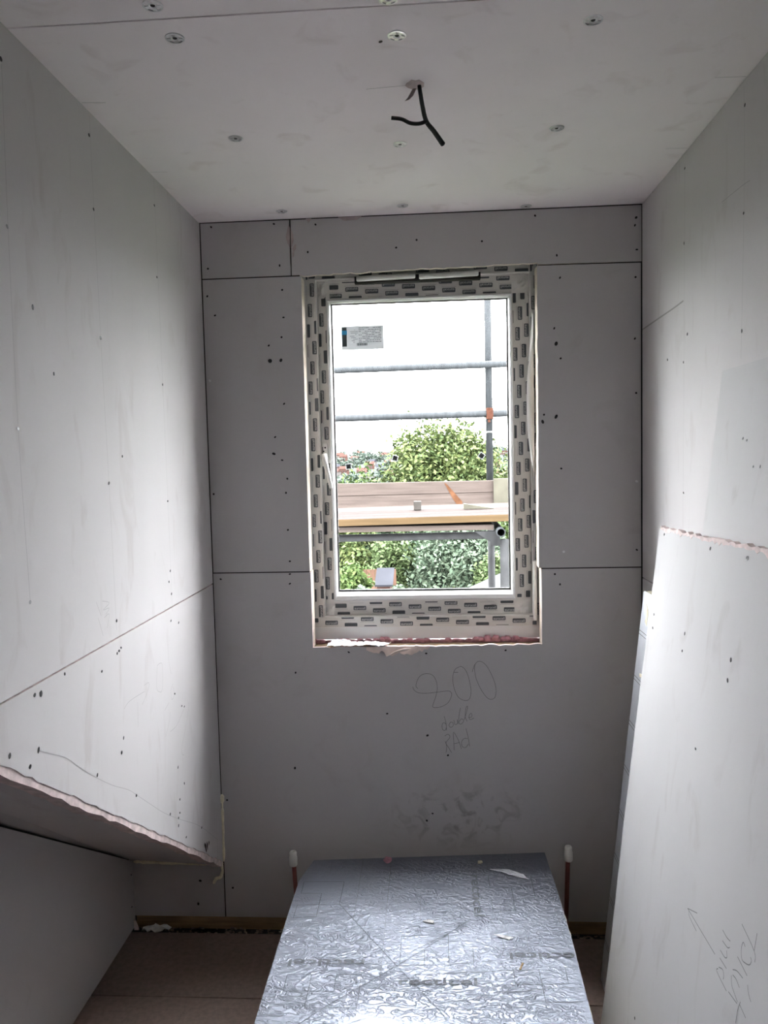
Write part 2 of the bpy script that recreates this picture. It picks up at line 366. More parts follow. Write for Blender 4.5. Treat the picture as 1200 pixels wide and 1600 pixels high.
# ------------------------------------------------------------------ marks on the surfaces, measured in image pixels and unprojected onto their planes
DOT_BACK = ((-.7347,2.4746),(-.5187,2.4763),(-.7511,2.3361),(-.5034,2.3374),(-.3769,2.4683),(-.4057,2.3783),(-.7569,2.2437),(-.4973,2.2558),(-.7327,2.178),(-.4958,2.1634),(-.5046,2.0969),(-.5497,2.0702),(-.547,2.0181,2),(-.5093,2.0191,1.6),(-.503,1.8708),(-.5378,1.7577),(-.5442,1.7006,1.5),(-.5158,1.6779),(-.7606,1.5656),(-.5,1.6134),(-.506,1.5648),(-.5034,1.4357),(-.5001,1.3259),(-.747,1.2663),(-.5015,1.281),(-.5026,1.2472),(0.4369,2.2616),(0.6837,2.2545),(0.4166,2.0963),(0.4225,2.0453,1.8),(0.437,1.9961),(0.6813,2.0538),(0.6852,1.8742),(0.4205,1.8026,1.7),(0.3756,1.7866,1.6),(0.4362,1.6278),(0.6866,1.3474),(0.4118,1.2682),(0.3801,1.8101),(0.686,2.4469,1.2),(0.6819,2.4223),(0.688,2.3436),(-.037,2.4038),(0.1805,2.3908),(0.3568,2.4669),(-.1062,2.3813),(0.427,2.3351),(-.3024,1.0031),(-.4921,0.9315),(-.0322,0.9966),(-.0333,0.7057,1.2),(-.1729,0.7837),(-.505,0.5876,1.2),(-.0208,0.4246,0.9),(-.0415,0.3989,1.1),(0.4288,1.2328),(-.7537,0.4697),(-.8634,0.1697,1.3),(-.8739,0.0832,1.3),(-.7447,0.1448,1.1),(0.2416,1.0057),(0.0369,0.6346))
SIL_BACK = ((-.7591,1.9568),(0.6869,1.5792),(0.4426,1.3447))
DOT_LEFT = ((1.7976,2.2675),(2.2101,2.4082),(2.2065,2.2067),(1.4931,1.984,1.3),(1.8032,1.9725,1.3),(1.5653,1.8626),(2.2171,1.9028),(1.9002,1.6941),(1.8119,1.6293,1.3),(2.2194,1.5643),(1.8193,1.2934,1.2),(2.2164,1.3587),(2.2016,1.3287),(2.2191,1.2897),(2.204,1.2125),(2.2708,1.1926),(1.8385,1.2221),(1.8261,1.2172,1.2),(1.8141,1.2139),(1.5461,1.2383),(1.4465,1.2266,1.6),(1.4225,1.2315,1.2),(1.7239,1.1945),(2.2108,0.9918),(2.2687,0.9362,0.8),(2.292,0.9267,0.8),(1.8287,0.9978),(1.8133,0.9664,1.3),(1.4257,1.1214,1.4),(1.3254,1.1491,1.3),(1.3924,1.1017,1.2),(1.6746,0.9677,1.1),(1.8917,0.8232),(2.2119,0.7673),(2.263,0.6963),(2.217,0.6666),(2.2121,0.6273),(2.1991,0.6177),(2.1308,0.6616,1.1),(2.4135,0.4833),(2.1963,0.5954),(2.2602,0.5278),(1.424,2.4192,1.3),(1.7921,2.4331,1.2))
SIL_LEFT = ((1.4147,2.1156),(1.4144,1.7436),(1.4244,1.4125))
DOT_RIGHT = ((1.8095,2.4333),(2.2172,2.446),(1.812,2.2006),(2.2209,2.2465),(2.1919,1.9947,1.2),(1.8178,1.9421,1.2),(2.3707,1.9481),(2.2238,1.9223),(2.2208,1.5584))
DOT_INNER = ((2.6278,0.2005),(2.6204,0.0853))
DOT_LEAN = ((1.7728,1.4538,1.2),(1.5687,1.4581,1.5),(2.1186,1.4521),(1.87,1.2377),(1.8731,1.195),(1.5866,1.2481,1.2),(1.5896,1.2049,1.2),(2.1252,1.2328),(2.1224,1.1963),(1.7136,1.0147),(1.8921,0.2518))
DOT_SHEET = ((1.7174,1.698,0.8),(1.6956,1.6934,0.8),(1.6458,1.6382,0.8),(1.6115,1.6385,0.8))
PEN_LEAN = (((1.6466,0.6872),(1.4857,0.6903)),((1.6466,0.6872),(1.5936,0.7086)),((1.6385,0.6871),(1.6308,0.6779),(1.586,0.6741)),((1.4663,0.7528),(1.4463,0.7512),(1.4284,0.7542)),((1.4612,0.7343),(1.4368,0.7365),(1.4271,0.7432)),((1.4654,0.7129),(1.4435,0.7131),(1.4336,0.7197),(1.4392,0.7293)),((1.4631,0.6984),(1.4295,0.6998)),((1.4621,0.6804),(1.4447,0.6875),(1.4364,0.6799),(1.4376,0.6733)),((1.4645,0.6758),(1.4679,0.6677),(1.4177,0.6638)),((1.3921,0.8106),(1.3334,0.7974),(1.3266,0.7818)),((1.3338,0.7988),(1.3317,0.8316)),((1.3681,0.7824),(1.3776,0.7853),(1.3817,0.7708),(1.3748,0.7555),(1.3585,0.7584),(1.344,0.7655),(1.339,0.776),(1.3442,0.7796)),((1.3923,0.7483),(1.3474,0.7428)),((1.4043,0.7153),(1.3869,0.7245),(1.3619,0.7282)),((1.4069,0.7023),(1.4002,0.6884),(1.382,0.6812),(1.3697,0.6774)),((1.4016,0.7069),(1.3865,0.7092),(1.3696,0.7047)),((1.4099,0.6685),(1.3708,0.6738)),((1.3665,0.6397),(1.3655,0.6641),(1.3593,0.6859)),((1.3617,0.6796),(1.3326,0.6753)),((1.3414,0.7302),(1.3339,0.7195),(1.3216,0.7127)))
PEN_BACK = (((-.0635,0.8731),(-.0701,0.8813),(-.0642,0.904),(-.0515,0.9198),(-.0313,0.9256),(-.0114,0.9196),(0.0007,0.8991),(0.0037,0.8719),(-.0017,0.8447),(-.0097,0.822),(-.0135,0.8083),(-.0047,0.8047),(0.0177,0.8083),(0.0401,0.8218),(0.0525,0.8445),(0.0519,0.8581),(0.0409,0.8636),(0.0097,0.8605),(-.0304,0.8562),(-.0616,0.8577),(-.077,0.8677),(-.0813,0.8791)),((0.0633,0.9295),(0.0775,0.9295)),((0.0867,0.9506),(0.0688,0.9417),(0.0596,0.9214),(0.0591,0.8898),(0.0674,0.858),(0.0804,0.8376),(0.1024,0.8293),(0.1158,0.8374),(0.1206,0.8623),(0.1167,0.894),(0.1084,0.9257),(0.0976,0.9438),(0.0867,0.9506)),((0.1261,0.9301),(0.1331,0.9526),(0.1443,0.966),(0.1575,0.9668),(0.1749,0.9523),(0.1921,0.9207),(0.2048,0.8845),(0.2067,0.8574),(0.202,0.8394),(0.1887,0.8335),(0.1734,0.8417),(0.1539,0.8712),(0.139,0.9074),(0.1342,0.939),(0.1362,0.9571)),((0.026,0.7741),(0.0322,0.749),(0.0331,0.7239)),((0.0326,0.7444),(0.0256,0.7513),(0.0187,0.7445),(0.0198,0.7271),(0.0286,0.7239),(0.0333,0.7353)),((0.0479,0.7535),(0.0423,0.7421),(0.0475,0.7344),(0.0565,0.7398),(0.0558,0.7512),(0.0479,0.7535)),((0.0591,0.7603),(0.0633,0.7444),(0.0722,0.7489),(0.0711,0.7626),(0.0753,0.7466)),((0.0829,0.8035),(0.0771,0.7717),(0.078,0.7489),(0.0855,0.7466),(0.0933,0.758),(0.0858,0.7648),(0.079,0.7557)),((0.0946,0.7603),(0.1016,0.7807),(0.1083,0.808),(0.102,0.8034),(0.0993,0.7716),(0.1057,0.7557)),((0.1103,0.7693),(0.1214,0.7716),(0.1203,0.7843),(0.1127,0.7762),(0.1155,0.7616),(0.1294,0.7679)),((0.0279,0.685),(0.033,0.6667),(0.0303,0.6438)),((0.0269,0.7033),(0.0382,0.7102),(0.0447,0.6988),(0.031,0.6795),(0.0396,0.6621),(0.0495,0.6438)),((0.0586,0.653),(0.0578,0.685),(0.0575,0.717),(0.0735,0.6896),(0.0841,0.6576)),((0.059,0.6759),(0.0778,0.6805)),((0.1008,0.7307),(0.1091,0.6942),(0.1123,0.6667)),((0.1069,0.6942),(0.0936,0.6942),(0.0845,0.6805),(0.0886,0.6645),(0.0998,0.6631),(0.1089,0.6759)))
PEN_LEFT = (((1.8397,1.0675),(1.8764,1.0758),(1.9752,1.0702)),((1.9771,1.0863),(2.0079,1.0849),(2.0081,1.0725),(1.9813,1.0532),(1.9557,1.0401)),((1.9265,1.0569),(1.9229,0.9928)),((2.077,1.1124),(2.0658,1.0553),(2.0814,1.0379),(2.1082,1.0362),(2.1162,1.1018),(2.0994,1.1134),(2.077,1.1124)),((2.1692,1.1535),(2.1718,1.0967),(2.1866,1.0594)),((2.1973,1.0262),(2.1788,1.0116),(2.1822,0.9838),(2.2025,0.9876),(2.2009,1.015)),((2.1577,0.9816),(2.1187,0.9712)),((2.1638,0.953),(2.1561,0.9291),(2.1187,0.8945)),((2.2877,0.9225),(2.2161,0.8948),(2.1568,0.8956)),((2.3269,0.9294),(2.3303,0.9122),(2.296,0.8598),(2.2529,0.8159),(2.253,0.7914),(2.2701,0.783)),((1.4256,1.1204),(1.4737,1.0951),(1.5358,1.0616),(1.6016,1.0111),(1.6613,0.9688),(1.7533,0.9095),(1.8413,0.8604),(1.9039,0.816),(2.006,0.7418),(2.0804,0.689),(2.2042,0.6113),(2.3441,0.5295),(2.4464,0.4607),(2.586,0.3551)),((1.7112,1.3597),(1.734,1.3226)),((1.7432,1.3562),(1.7811,1.3444),(1.7462,1.3343),(1.7798,1.3326),(1.7616,1.3218)),((1.7176,1.3213),(1.7395,1.2742)),((1.7496,1.3147),(1.7782,1.3184),(1.7634,1.2879)))
STUD_LEFT = (((1.4253,2.4108),(1.417,2.1163),(1.4144,1.7436),(1.4245,1.4137)),((1.7972,2.4797),(1.8032,1.9725),(1.8119,1.6293),(1.8167,1.2702)),((2.2139,2.4823),(2.2171,1.9028),(2.2194,1.5643),(2.2184,1.2382)))
STUD_RIGHT = (((2.2173,2.4597),(2.2186,1.9674),(2.2256,1.4585)),((1.8138,2.4749),(1.8093,2.2457),(1.8203,1.8809)))
GOUGE_RIGHT = (((2.6435,2.0815),(2.4553,2.0853),(2.3164,2.0877),(2.2251,2.0912)),((1.943,2.2667),(1.8203,2.2634),(1.7784,2.2598)))
FOIL_LINES = (((-.3709,2.2594),(-.3075,2.2608),(-.3068,2.3889),(-.4368,2.3862),(-.4351,2.3194),(-.3705,2.3209),(-.3686,2.1935),(-.4364,2.1894),(-.4363,2.2544),(-.3709,2.2594)),((-.4069,1.935),(-.3415,1.9368),(-.3415,1.8122),(-.211,1.8162),(-.2109,1.9412),(-.276,1.9393),(-.2763,1.8763),(-.4058,1.8725),(-.4069,1.935)),((-.3065,2.2609),(-.1193,1.9784),(0.0095,1.789)),((-.3517,1.7529),(-.2814,1.8257),(-.1129,1.9854),(0.0203,2.1192)),((-.0825,2.0389),(0.0209,2.1235),(0.0888,2.1934)),((-.0453,2.0487),(-.0458,1.986),(-.1114,1.9808),(-.1115,2.1089),(-.0499,2.1123)),((0.0208,2.1207),(0.0203,1.992),(0.087,1.9963),(0.0876,2.0593)),((0.2239,2.3013),(0.2916,2.3116),(0.2934,2.4381),(0.1563,2.4329),(0.1575,2.3617),(0.2244,2.3666),(0.2235,2.2395),(0.1569,2.2337),(0.1574,2.2944),(0.2239,2.3013)),((0.1894,1.9703),(0.1888,1.915),(0.3244,1.9204),(0.3264,1.984),(0.3614,1.9874)),((0.2564,1.9763),(0.2568,1.8516),(0.3495,1.8565)),((-.1012,1.9419),(0.2346,1.9716)))
FOIL_GRID = (((-.2587,2.5204),(-.2584,2.3586)),((-.1632,2.509),(-.1596,1.8595)),((-.0603,2.5507),(-.0589,2.131)),((0.0416,2.5526),(0.041,2.3306)),((0.2437,2.5562),(0.2417,2.4718)),((0.3485,2.5056),(0.3442,2.1224)),((-.2665,2.443),(0.159,2.4702)),((-.2579,2.3528),(0.0242,2.3704)),((0.0354,2.0867),(0.1915,2.1279)),((0.2419,2.1675),(0.2387,2.0475)),((0.159,2.4702),(0.3316,2.4798)),((0.1782,2.2363),(0.1906,2.1185)),((-.2562,2.5237),(-.2575,2.1315)),((-.1617,2.4881),(-.1607,1.8712)),((-.3623,2.5163),(-.3597,2.4326)),((-.3557,2.098),(-.3516,2.01)),((-.4415,1.9797),(-.3294,1.9828)),((-.4483,1.7888),(-.2987,1.7738)),((-.4509,1.8473),(-.3447,1.8566)))
FOIL_CRACK = (((-.0117,1.842),(0.0948,1.8597),(0.1575,1.8837),(0.2247,1.8932),(0.3031,1.9068),(0.3631,1.9011)),((0.1378,1.8323),(0.151,1.8687),(0.1802,1.9071),(0.2017,1.9153)),((-.0383,2.0848),(-.0213,2.0405),(0.0059,2.0067),(0.008,1.9652)),((0.1718,2.0995),(0.173,2.0633),(0.1619,2.0195)),((0.1398,2.2047),(0.1545,2.1653),(0.1637,2.1366)))
FOIL_EDGE = ((-.4249,2.5229),(-.4405,2.4568),(-.4547,2.3901),(-.4552,2.2033),(-.4564,2.0284),(-.4525,1.7622),(0.3597,2.5883),(0.3639,2.407),(0.3696,2.1128),(0.3594,1.794))
FOIL_TEXT = (((0.0932,2.4358),(0.101,2.2037),(0.1346,2.4367)),((-.2071,2.0022),(-.413,1.9966)),((-.1113,1.9148),(0.0906,1.9256)),((0.408,2.0406),(0.1888,2.0347)))
WASH = ((-.483,1.412),(-.062,1.434),(-.479,1.52),(-.052,1.556),(0.32,1.542),(-.48,1.987),(-.067,2.073),(0.328,2.021),(-.475,2.564),(-.079,2.56),(0.324,2.62))
HOLE = (-.016,1.76)
CABLE = ((-.012,1.76,2.4966),(-.011,1.76,2.4802),(-.006,1.76,2.4459),(0.0017,1.76,2.4114),(0.0182,1.76,2.3859),(0.0373,1.76,2.3535))
CABLE2 = ((0.0031,1.755,2.4051),(-.0139,1.755,2.4005),(-.0336,1.755,2.4028),(-.0517,1.755,2.4119),(-.0742,1.755,2.4157))
BITS = ((-.1734,2.5108),(0.1349,2.5084),(-.0457,2.1749),(0.1765,2.1078),(0.2118,1.9795))
TEAR = ((-.4304,1.02),(-.2682,1.021),(-.1787,1.018),(-.0895,1.0196))
JOINT_R = ((0.705,2.654,1.252),(0.705,2.539,1.253))
MISC = ((-.463,2.649,2.491),(-.465,2.649,2.304),(-.774,2.649,0.113),(-.437,2.649,0.022),(-.769,2.649,0.486),(-.778,2.649,0.245),(-.823,2.649,0.185),(-.473,2.649,2.453),(-.461,2.649,2.368))


# ------------------------------------------------------------------ room shell
BACK_T = .0625
# back wall: backing with the window hole, then the insulated plasterboard sheets one by one
wall_back = structure('wall_back')
HX0, HX1, HZ0, HZ1 = -.47, .41, 1.0, 2.36
mb = MB(); y0, y1 = D+BACK_T+.001, D+.30
mb.box(XI-.3, HX0, y0, y1, -.3, ZT+.1); mb.box(HX1, XR+.3, y0, y1, -.3, ZT+.1)
mb.box(HX0, HX1, y0, y1, -.3, HZ0); mb.box(HX0, HX1, y0, y1, HZ1, ZT+.1)
mb.build('framing', 'dark', wall_back)
def panel(poly, fr, t, mats, parent, name='plasterboard_panel'):
    return MB().prism(poly, lambda u, v, w: fr(u, v, -w), t, 0, 1).build(name, mats, parent)
g = .0022
J1a, J1b = 2.301, 2.306
OL, OR = -.431, .3585
panel(ragged([(XL+.003, J1a+g), (-.465-g, J1a+g), (-.464-g, ZT-.003), (XL+.003, ZT-.003)], [1], .0015), FR_BACK, BACK_T, ['board_back', 'foam_edge'], wall_back)
panel(ragged([(-.465+g, J1a+g), (OL-.004, J1a+g), (OL+.006, J1a-.001), (OR+.003, J1b+.008), (OR+.006, J1b+g), (XR-.002, J1b+g-.003), (XR-.002, ZT-.003), (-.464+g, ZT-.003)], [2], .003, .022), FR_BACK, .0135, ['board_back', 'foam_edge'], wall_back)
panel([(XL+.003, 1.288+g), (OL, 1.288+g), (OL, J1a-g), (XL+.003, J1a-g)], FR_BACK, BACK_T, ['board_back', 'foam_edge'], wall_back)
panel(ragged([(OR, 1.288+g), (XR-.004, 1.288+g), (XR-.004, J1b-g-.003), (OR+.003, J1b-g)], [3], .001), FR_BACK, BACK_T, ['board_back', 'foam_edge'], wall_back)
panel(ragged([(-.775+g, .036), (XR-.004, .036), (XR-.004, 1.288-g), (OR+.008, 1.288-g), (OR+.008, 1.026), (OL+.003, 1.020), (OL+.003, 1.288-g), (-.775+g, 1.288-g)], [4], .0035, .02), FR_BACK, .0135, ['board_back', 'gypsum'], wall_back)
panel([(XI-.014, .036), (-.775-g, .036), (-.775-g, .262), (XI-.014, .262)], FR_BACK, BACK_T, ['board_back', 'foam_edge'], wall_back)
mb = MB()                                                # dark strips set into the sheet joints as the shadow of the gaps
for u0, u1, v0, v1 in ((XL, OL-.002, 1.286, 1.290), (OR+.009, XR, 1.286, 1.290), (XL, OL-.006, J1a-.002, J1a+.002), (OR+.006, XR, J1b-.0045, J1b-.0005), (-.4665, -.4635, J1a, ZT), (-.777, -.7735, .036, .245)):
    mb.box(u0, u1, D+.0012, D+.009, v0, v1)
mb.build('joint_shade_strips', 'dark', wall_back, kind='stuff')
dots(DOT_BACK, FR_BACK, 'screw_heads', 'screw_dark', wall_back)
dots(SIL_BACK, FR_BACK, 'bright_screw_heads', 'steel', wall_back, .0045)
strokes(PEN_BACK, FR_BACK, 'pencil_writing', 'pencil', wall_back, .0014)['label'] = 'pencilled 800 double RAd'
# torn patch and loose flakes beside the joint at top left
mb = MB()
for poly in ([(-.468, 2.475), (-.474, 2.455), (-.479, 2.43), (-.474, 2.41), (-.466, 2.395), (-.464, 2.46)], [(-.462, 2.462), (-.455, 2.44), (-.452, 2.42), (-.459, 2.40), (-.463, 2.395)],
             [(-.458, 2.392), (-.45, 2.405), (-.444, 2.405), (-.446, 2.39), (-.455, 2.38)], [(-.459, 2.378), (-.452, 2.383), (-.452, 2.37), (-.458, 2.36)], [(-.30, 2.489), (-.22, 2.489), (-.235, 2.478), (-.28, 2.477)], [(-.41, 2.489), (-.39, 2.489), (-.401, 2.474)]):
    mb.prism(poly, FR_BACK, .0012)
mb.build('torn_patch', 'tornpatch', wall_back, kind='stuff')
# torn paper lip hanging under the opening
r = random.Random(5); mb = MB()
xs = np.linspace(-.24, -.02, 26); n_ = len(xs)
low = [1.021-.012*abs(math.sin(3*(x+.25)*9))-.010*r.random()-(0.012 if -.17 < x < -.08 else 0) for x in xs]
poly = [(x, 1.0225) for x in xs]+[(x, l) for x, l in zip(xs[::-1], low[::-1])]
mb.prism(poly, lambda u, v, w: (u, D-.001-w-.35*(1.023-v), v), .0015)
mb.prism([(-.157, .998), (-.15, .992), (-.128, 1.004), (-.10, 1.010), (-.085, 1.019), (-.11, 1.018), (-.135, 1.010)], lambda u, v, w: (u, D-.016-w, v), .002)
mb.build('torn_paper', 'paper', wall_back)
# foam beads sealing the corner with the stair soffit
def lumpy(pts, r0, name, m, parent, seed, lump=.35, sub=6):
    r = random.Random(seed); P = []
    for a, b in zip(pts[:-1], pts[1:]):
        for k in range(sub): P.append(Vector(a).lerp(Vector(b), k/sub))
    P.append(Vector(pts[-1])); R = [r0*r.uniform(1-lump, 1+lump) for _ in P]; R[0] *= .5; R[-1] *= .5
    return MB().tube(P, R, 8).build(name, m, parent, smooth=True)
lumpy([(-.7705, D-.003, .485), (-.7715, D-.003, .36), (-.773, D-.004, .245)], .0045, 'foam_bead', 'yellow_foam', wall_back, 2, sub=9)
lumpy([(-.7705, D-.005, .492), (-.7705, D-.005, .462)], .008, 'foam_lump', 'yellow_foam', wall_back, 3, .2, 4)
lumpy([(-.775, D-.005, .238), (-.88, D-.005, .236), (-1.0, D-.005, .239), (XI+.005, D-.005, .241)], .0055, 'foam_bead', 'yellow_foam', wall_back, 4, .3, 9)
lumpy([(-.782, D-.006, .243), (-.778, D-.006, .21), (-.785, D-.008, .188), (-.802, D-.010, .184), (-.812, D-.010, .165)], .0055, 'foam_drip', 'yellow_foam', wall_back, 6, .25, 4)

# left wall: two sheets, the lower one cut along the stair slope
SLP = .668
zl = lambda y: .243+SLP*(2.649-y)
wall_left = structure('wall_left'); LT = .04
yb = 2.649-(ZT-.243)/SLP
MB().prism([(D+.063, .30), (D+.063, ZT), (yb+.05, ZT)], lambda u, v, w: (XL-LT-.002-w, u, v), .05).build('framing', 'dark', wall_left)
yj = 2.649-(1.251-.243)/SLP
def sheet_left(poly, seed, edges, m='board_left'):
    p2 = ragged(poly, edges, .003, .028, seed)
    MB().prism(p2, lambda u, v, w: FR_LEFT(u, v, -w), LT, 0, 1).build('plasterboard_panel', [m, 'gypsum'], wall_left)
sheet_left([(D-.003, 1.251+.0018), (D-.003, ZT-.002), (yb, ZT-.002), (yj, 1.251+.0018)], 3, [2])
sheet_left([(D-.003, .243), (D-.003, 1.251-.0018), (yj, 1.251-.0018)], 8, [2])
st_ = [(y, zl(y)+.002) for y in np.linspace(D-.003, yb+.1, 60)]
rr_ = random.Random(77)
low_ = [(y, zl(y)-.021+rr_.uniform(-.0035, .0035)) for y in np.linspace(yb+.1, D-.003, 90)]
MB().prism(st_+low_, lambda u, v, w: (XL-.0018-w, u, v), LT-.004).build('broken_core_edge', 'gypsum', wall_left)
dots(DOT_LEFT, FR_LEFT, 'screw_heads', 'screw_dark', wall_left)
dots(SIL_LEFT, FR_LEFT, 'bright_screw_heads', 'dull_steel', wall_left, .004)
strokes(PEN_LEFT, FR_LEFT, 'pencil_writing', 'pencil_faint', wall_left, .0013)
strokes(STUD_LEFT, FR_LEFT, 'pencil_stud_lines', 'pencil_faint', wall_left, .0012)
# small red-brown gouge by the lower edge
mb = MB()
for poly in ([(2.47, .40), (2.463, .41), (2.46, .395), (2.468, .38)], [(2.45, .408), (2.44, .418), (2.437, .411), (2.446, .395), (2.452, .38), (2.456, .385)], [(2.49, .395), (2.484, .402), (2.483, .388)]):
    mb.prism(poly, lambda u, v, w: FR_LEFT(u, v, w), .0008)
mb.build('gouge', 'rust', wall_left, kind='stuff')

# under the stairs: sloping soffit and the lower wall
soffit = structure('ceiling_stair_soffit')
zi = lambda y: .243+.647*(2.649-y)
ye = -.55
v = [(XI-.03, D, zi(D)+.004), (XL-.02, D, zl(D)-.016), (XL-.02, ye, zl(ye)-.016), (XI-.03, ye, zi(ye)+.004)]
MB().add(v+[(a, b, c+.018) for a, b, c in v], [(0, 1, 2, 3), (7, 6, 5, 4), (0, 4, 5, 1), (1, 5, 6, 2), (2, 6, 7, 3), (3, 7, 4, 0)]).build('soffit_board', 'board_back', soffit)
wll = structure('wall_left_lower')
MB().prism([(D-.0015, 0.0), (D-.0015, .241), (ye, zi(ye)-.006), (-3.0, 2.36), (-3.0, 0.0)], lambda u, v, w: FR_INNER(u, v, -w), .0125).build('plasterboard_panel', 'board_back', wll)
MB().box(XI-.10, XI-.015, -3.0, D+.063, -.1, ZT).build('framing', 'dark', wll)
dots(DOT_INNER, FR_INNER, 'screw_heads', 'screw_dark', wll)

# right wall
wall_right = structure('wall_right')
MB().box(XR+.016, XR+.10, -3.0, D+.063, -.1, ZT+.1).build('framing', 'dark', wall_right)
for z0, z1 in ((.012, 1.2505), (1.2545, ZT-.002)):
    MB().box(XR, XR+.0125, -.9, D-.003, z0, z1).build('plasterboard_panel', 'board_right', wall_right)
dots(DOT_RIGHT, FR_RIGHT, 'screw_heads', 'screw_dark', wall_right)
strokes(STUD_RIGHT, FR_RIGHT, 'pencil_stud_lines', 'pencil_faint', wall_right, .0013)
strokes(GOUGE_RIGHT[:1], FR_RIGHT, 'scored_groove', 'smudge', wall_right, .005)
strokes(GOUGE_RIGHT[1:], FR_RIGHT, 'scored_scratch', 'pencil_faint', wall_right, .0016)

# wall behind the camera
wr = structure('wall_rear')
MB().box(XI-.1, XR+.1, -3.06, -3.0, -.12, ZT+.12).build('brickwork', 'brick_inside', wr)

# ceiling: two sheets meeting over the camera
ceiling = structure('ceiling')
MB().box(XI-.1, XR+.1, -3.06, D+.3, ZT+.064, ZT+.12).build('framing', 'dark', ceiling)
cj = 1.456
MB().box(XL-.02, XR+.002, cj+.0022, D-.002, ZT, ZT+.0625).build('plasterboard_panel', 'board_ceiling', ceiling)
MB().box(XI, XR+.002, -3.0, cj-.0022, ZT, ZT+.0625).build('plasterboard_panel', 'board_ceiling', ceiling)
mb = MB()                                                # taper marks and short pencil ticks at the edges
strokes([[(XL+.002, 1.757), (XL+.055, 1.763)], [(XL+.002, 2.18), (XL+.05, 2.186)], [(XR-.002, 1.80), (XR-.07, 1.797)], [(XR-.002, 2.19), (XR-.06, 2.187)], [(-.13, 1.765), (-.04, 1.758)]], FR_CEIL, 'pencil_ticks', 'pencil_faint', ceiling, .0013)
# torn hole round the cable
hx, hy = HOLE
mb = MB(); r = random.Random(4)
poly = [(hx-.004+.021*math.cos(q)*r.uniform(.8, 1.15), hy-.002+.024*math.sin(q)*r.uniform(.75, 1.15)) for q in np.linspace(0, 2*math.pi, 17)[:-1]]
mb.prism(poly, FR_CEIL, .0012)
mb.build('torn_hole', 'gypsum', ceiling)
mb = MB()
mb.prism([(-.026, 2.490), (-.018, 2.490), (-.026, 2.474), (-.035, 2.466), (-.045, 2.463), (-.038, 2.470)], lambda u, v, w: (u, hy+.012+w, v), .0015)
mb.prism([(-.016, 2.490), (-.009, 2.490), (-.012, 2.474)], lambda u, v, w: (u, hy+.006+w, v), .0015)
mb.build('torn_paper', 'tornpatch', ceiling, kind='stuff')
dots([(-.085, 1.575)], FR_CEIL, 'nail_hole', 'screw_dark', ceiling, .004)

# floor: chipboard sheets, the slot along the back wall, the sole plate
floor = structure('floor')
yj2 = 2.278
MB().box(XI, XR, yj2+.0026, 2.607, -.022, 0).build('chipboard_panel', 'chipboard', floor)
MB().box(XI, XR, -3.0, yj2-.0026, -.022, 0).build('chipboard_panel', 'chipboard', floor)
MB().box(XI-.1, XR+.1, -3.06, D+.3, -.12, -.06).build('subfloor', 'dark', floor)
sole = structure('trim_1')
MB().box(XI+.002, -.4395, D+.006, D+.058, -.058, .0335).build('sole_plate', 'timber', sole)
MB().box(-.436, XR-.002, D+.006, D+.058, -.058, .0325).build('sole_plate', 'timber', sole)

# ------------------------------------------------------------------ window
win = structure('window_1')
def ring(x0, x1, z0, z1, a, y0, y1, mi=0):
    """rectangular ring, a = (left, right, bottom, top) widths, as one mitred mesh"""
    X0, X1, Z0, Z1 = x0+a[0], x1-a[1], z0+a[2], z1-a[3]
    o = [(x0, z0), (x1, z0), (x1, z1), (x0, z1)]; i = [(X0, Z0), (X1, Z0), (X1, Z1), (X0, Z1)]
    v = [(x, y0, z) for x, z in o]+[(x, y0, z) for x, z in i]+[(x, y1, z) for x, z in o]+[(x, y1, z) for x, z in i]
    f = []
    for k in range(4):
        m = (k+1) % 4
        f += [(k, m, 4+m, 4+k), (8+k, 12+k, 12+m, 8+m), (k, 8+k, 8+m, m), (4+k, 4+m, 12+m, 12+k)]
    return v, f
YO, YS = 2.738, 2.762
v, f = ring(-.462, .405, 1.028, 2.352, (.067, .057, .083, .047), YO, YO+.07)
frame = bevel(MB().add(v, f).build('outer_frame', 'tape', win), .003)
MB().box(-.46, .403, YO-.0012, YO+.002, 1.030, 1.072).build('bare_sill_strip', 'upvc', frame)
v, f = ring(-.395, .348, 1.110, 2.306, (.0335, .060, .055, .068), YS, YS+.055)
sash = bevel(MB().add(v, f).build('sash', 'tape', win), .003)
# glazing bead: stepped and sloping, white
mb = MB()
gx0, gx1, gz0, gz1 = -.344, .271, 1.201, 2.223
lv = [((-.3625, .289, 1.1645, 2.2395), YS-.006), ((-.358, .2845, 1.170, 2.2345), YS-.010), ((-.352, .279, 1.182, 2.230), YS-.006), ((-.3475, .2745, 1.196, 2.2265), YS+.010)]
vv = []
for (a, b, c, e), y in lv: vv += [(a, y, c), (b, y, c), (b, y, e), (a, y, e)]
ff = [(4*i+k, 4*i+(k+1) % 4, 4*i+4+(k+1) % 4, 4*i+4+k) for i in range(3) for k in range(4)]
(a, b, c, e), y = lv[0]
vv += [(a, YS+.002, c), (b, YS+.002, c), (b, YS+.002, e), (a, YS+.002, e)]; ff += [(k, 16+k, 16+(k+1) % 4, (k+1) % 4) for k in range(4)]
mb.add(vv, ff).build('glazing_bead', 'upvc', sash)
v, f = ring(-.3485, .2755, 1.195, 2.228, (.0055, .0055, .007, .005), YS+.011, YS+.020)
MB().add(v, f).build('gasket', 'gasket', sash)
pane = MB().box(-.35, .277, YS+.020, YS+.024, 1.19, 2.23).build('glass_pane', 'glass', win)
MB().box(-.35, .277, YS+.040, YS+.044, 1.19, 2.23).build('glass_pane', 'glass', win)
v, f = ring(-.395, .348, 1.110, 2.306, (.036, .060, .080, .072), YS+.046, YS+.066)
MB().add(v, f).build('outer_bead', 'upvc', win)
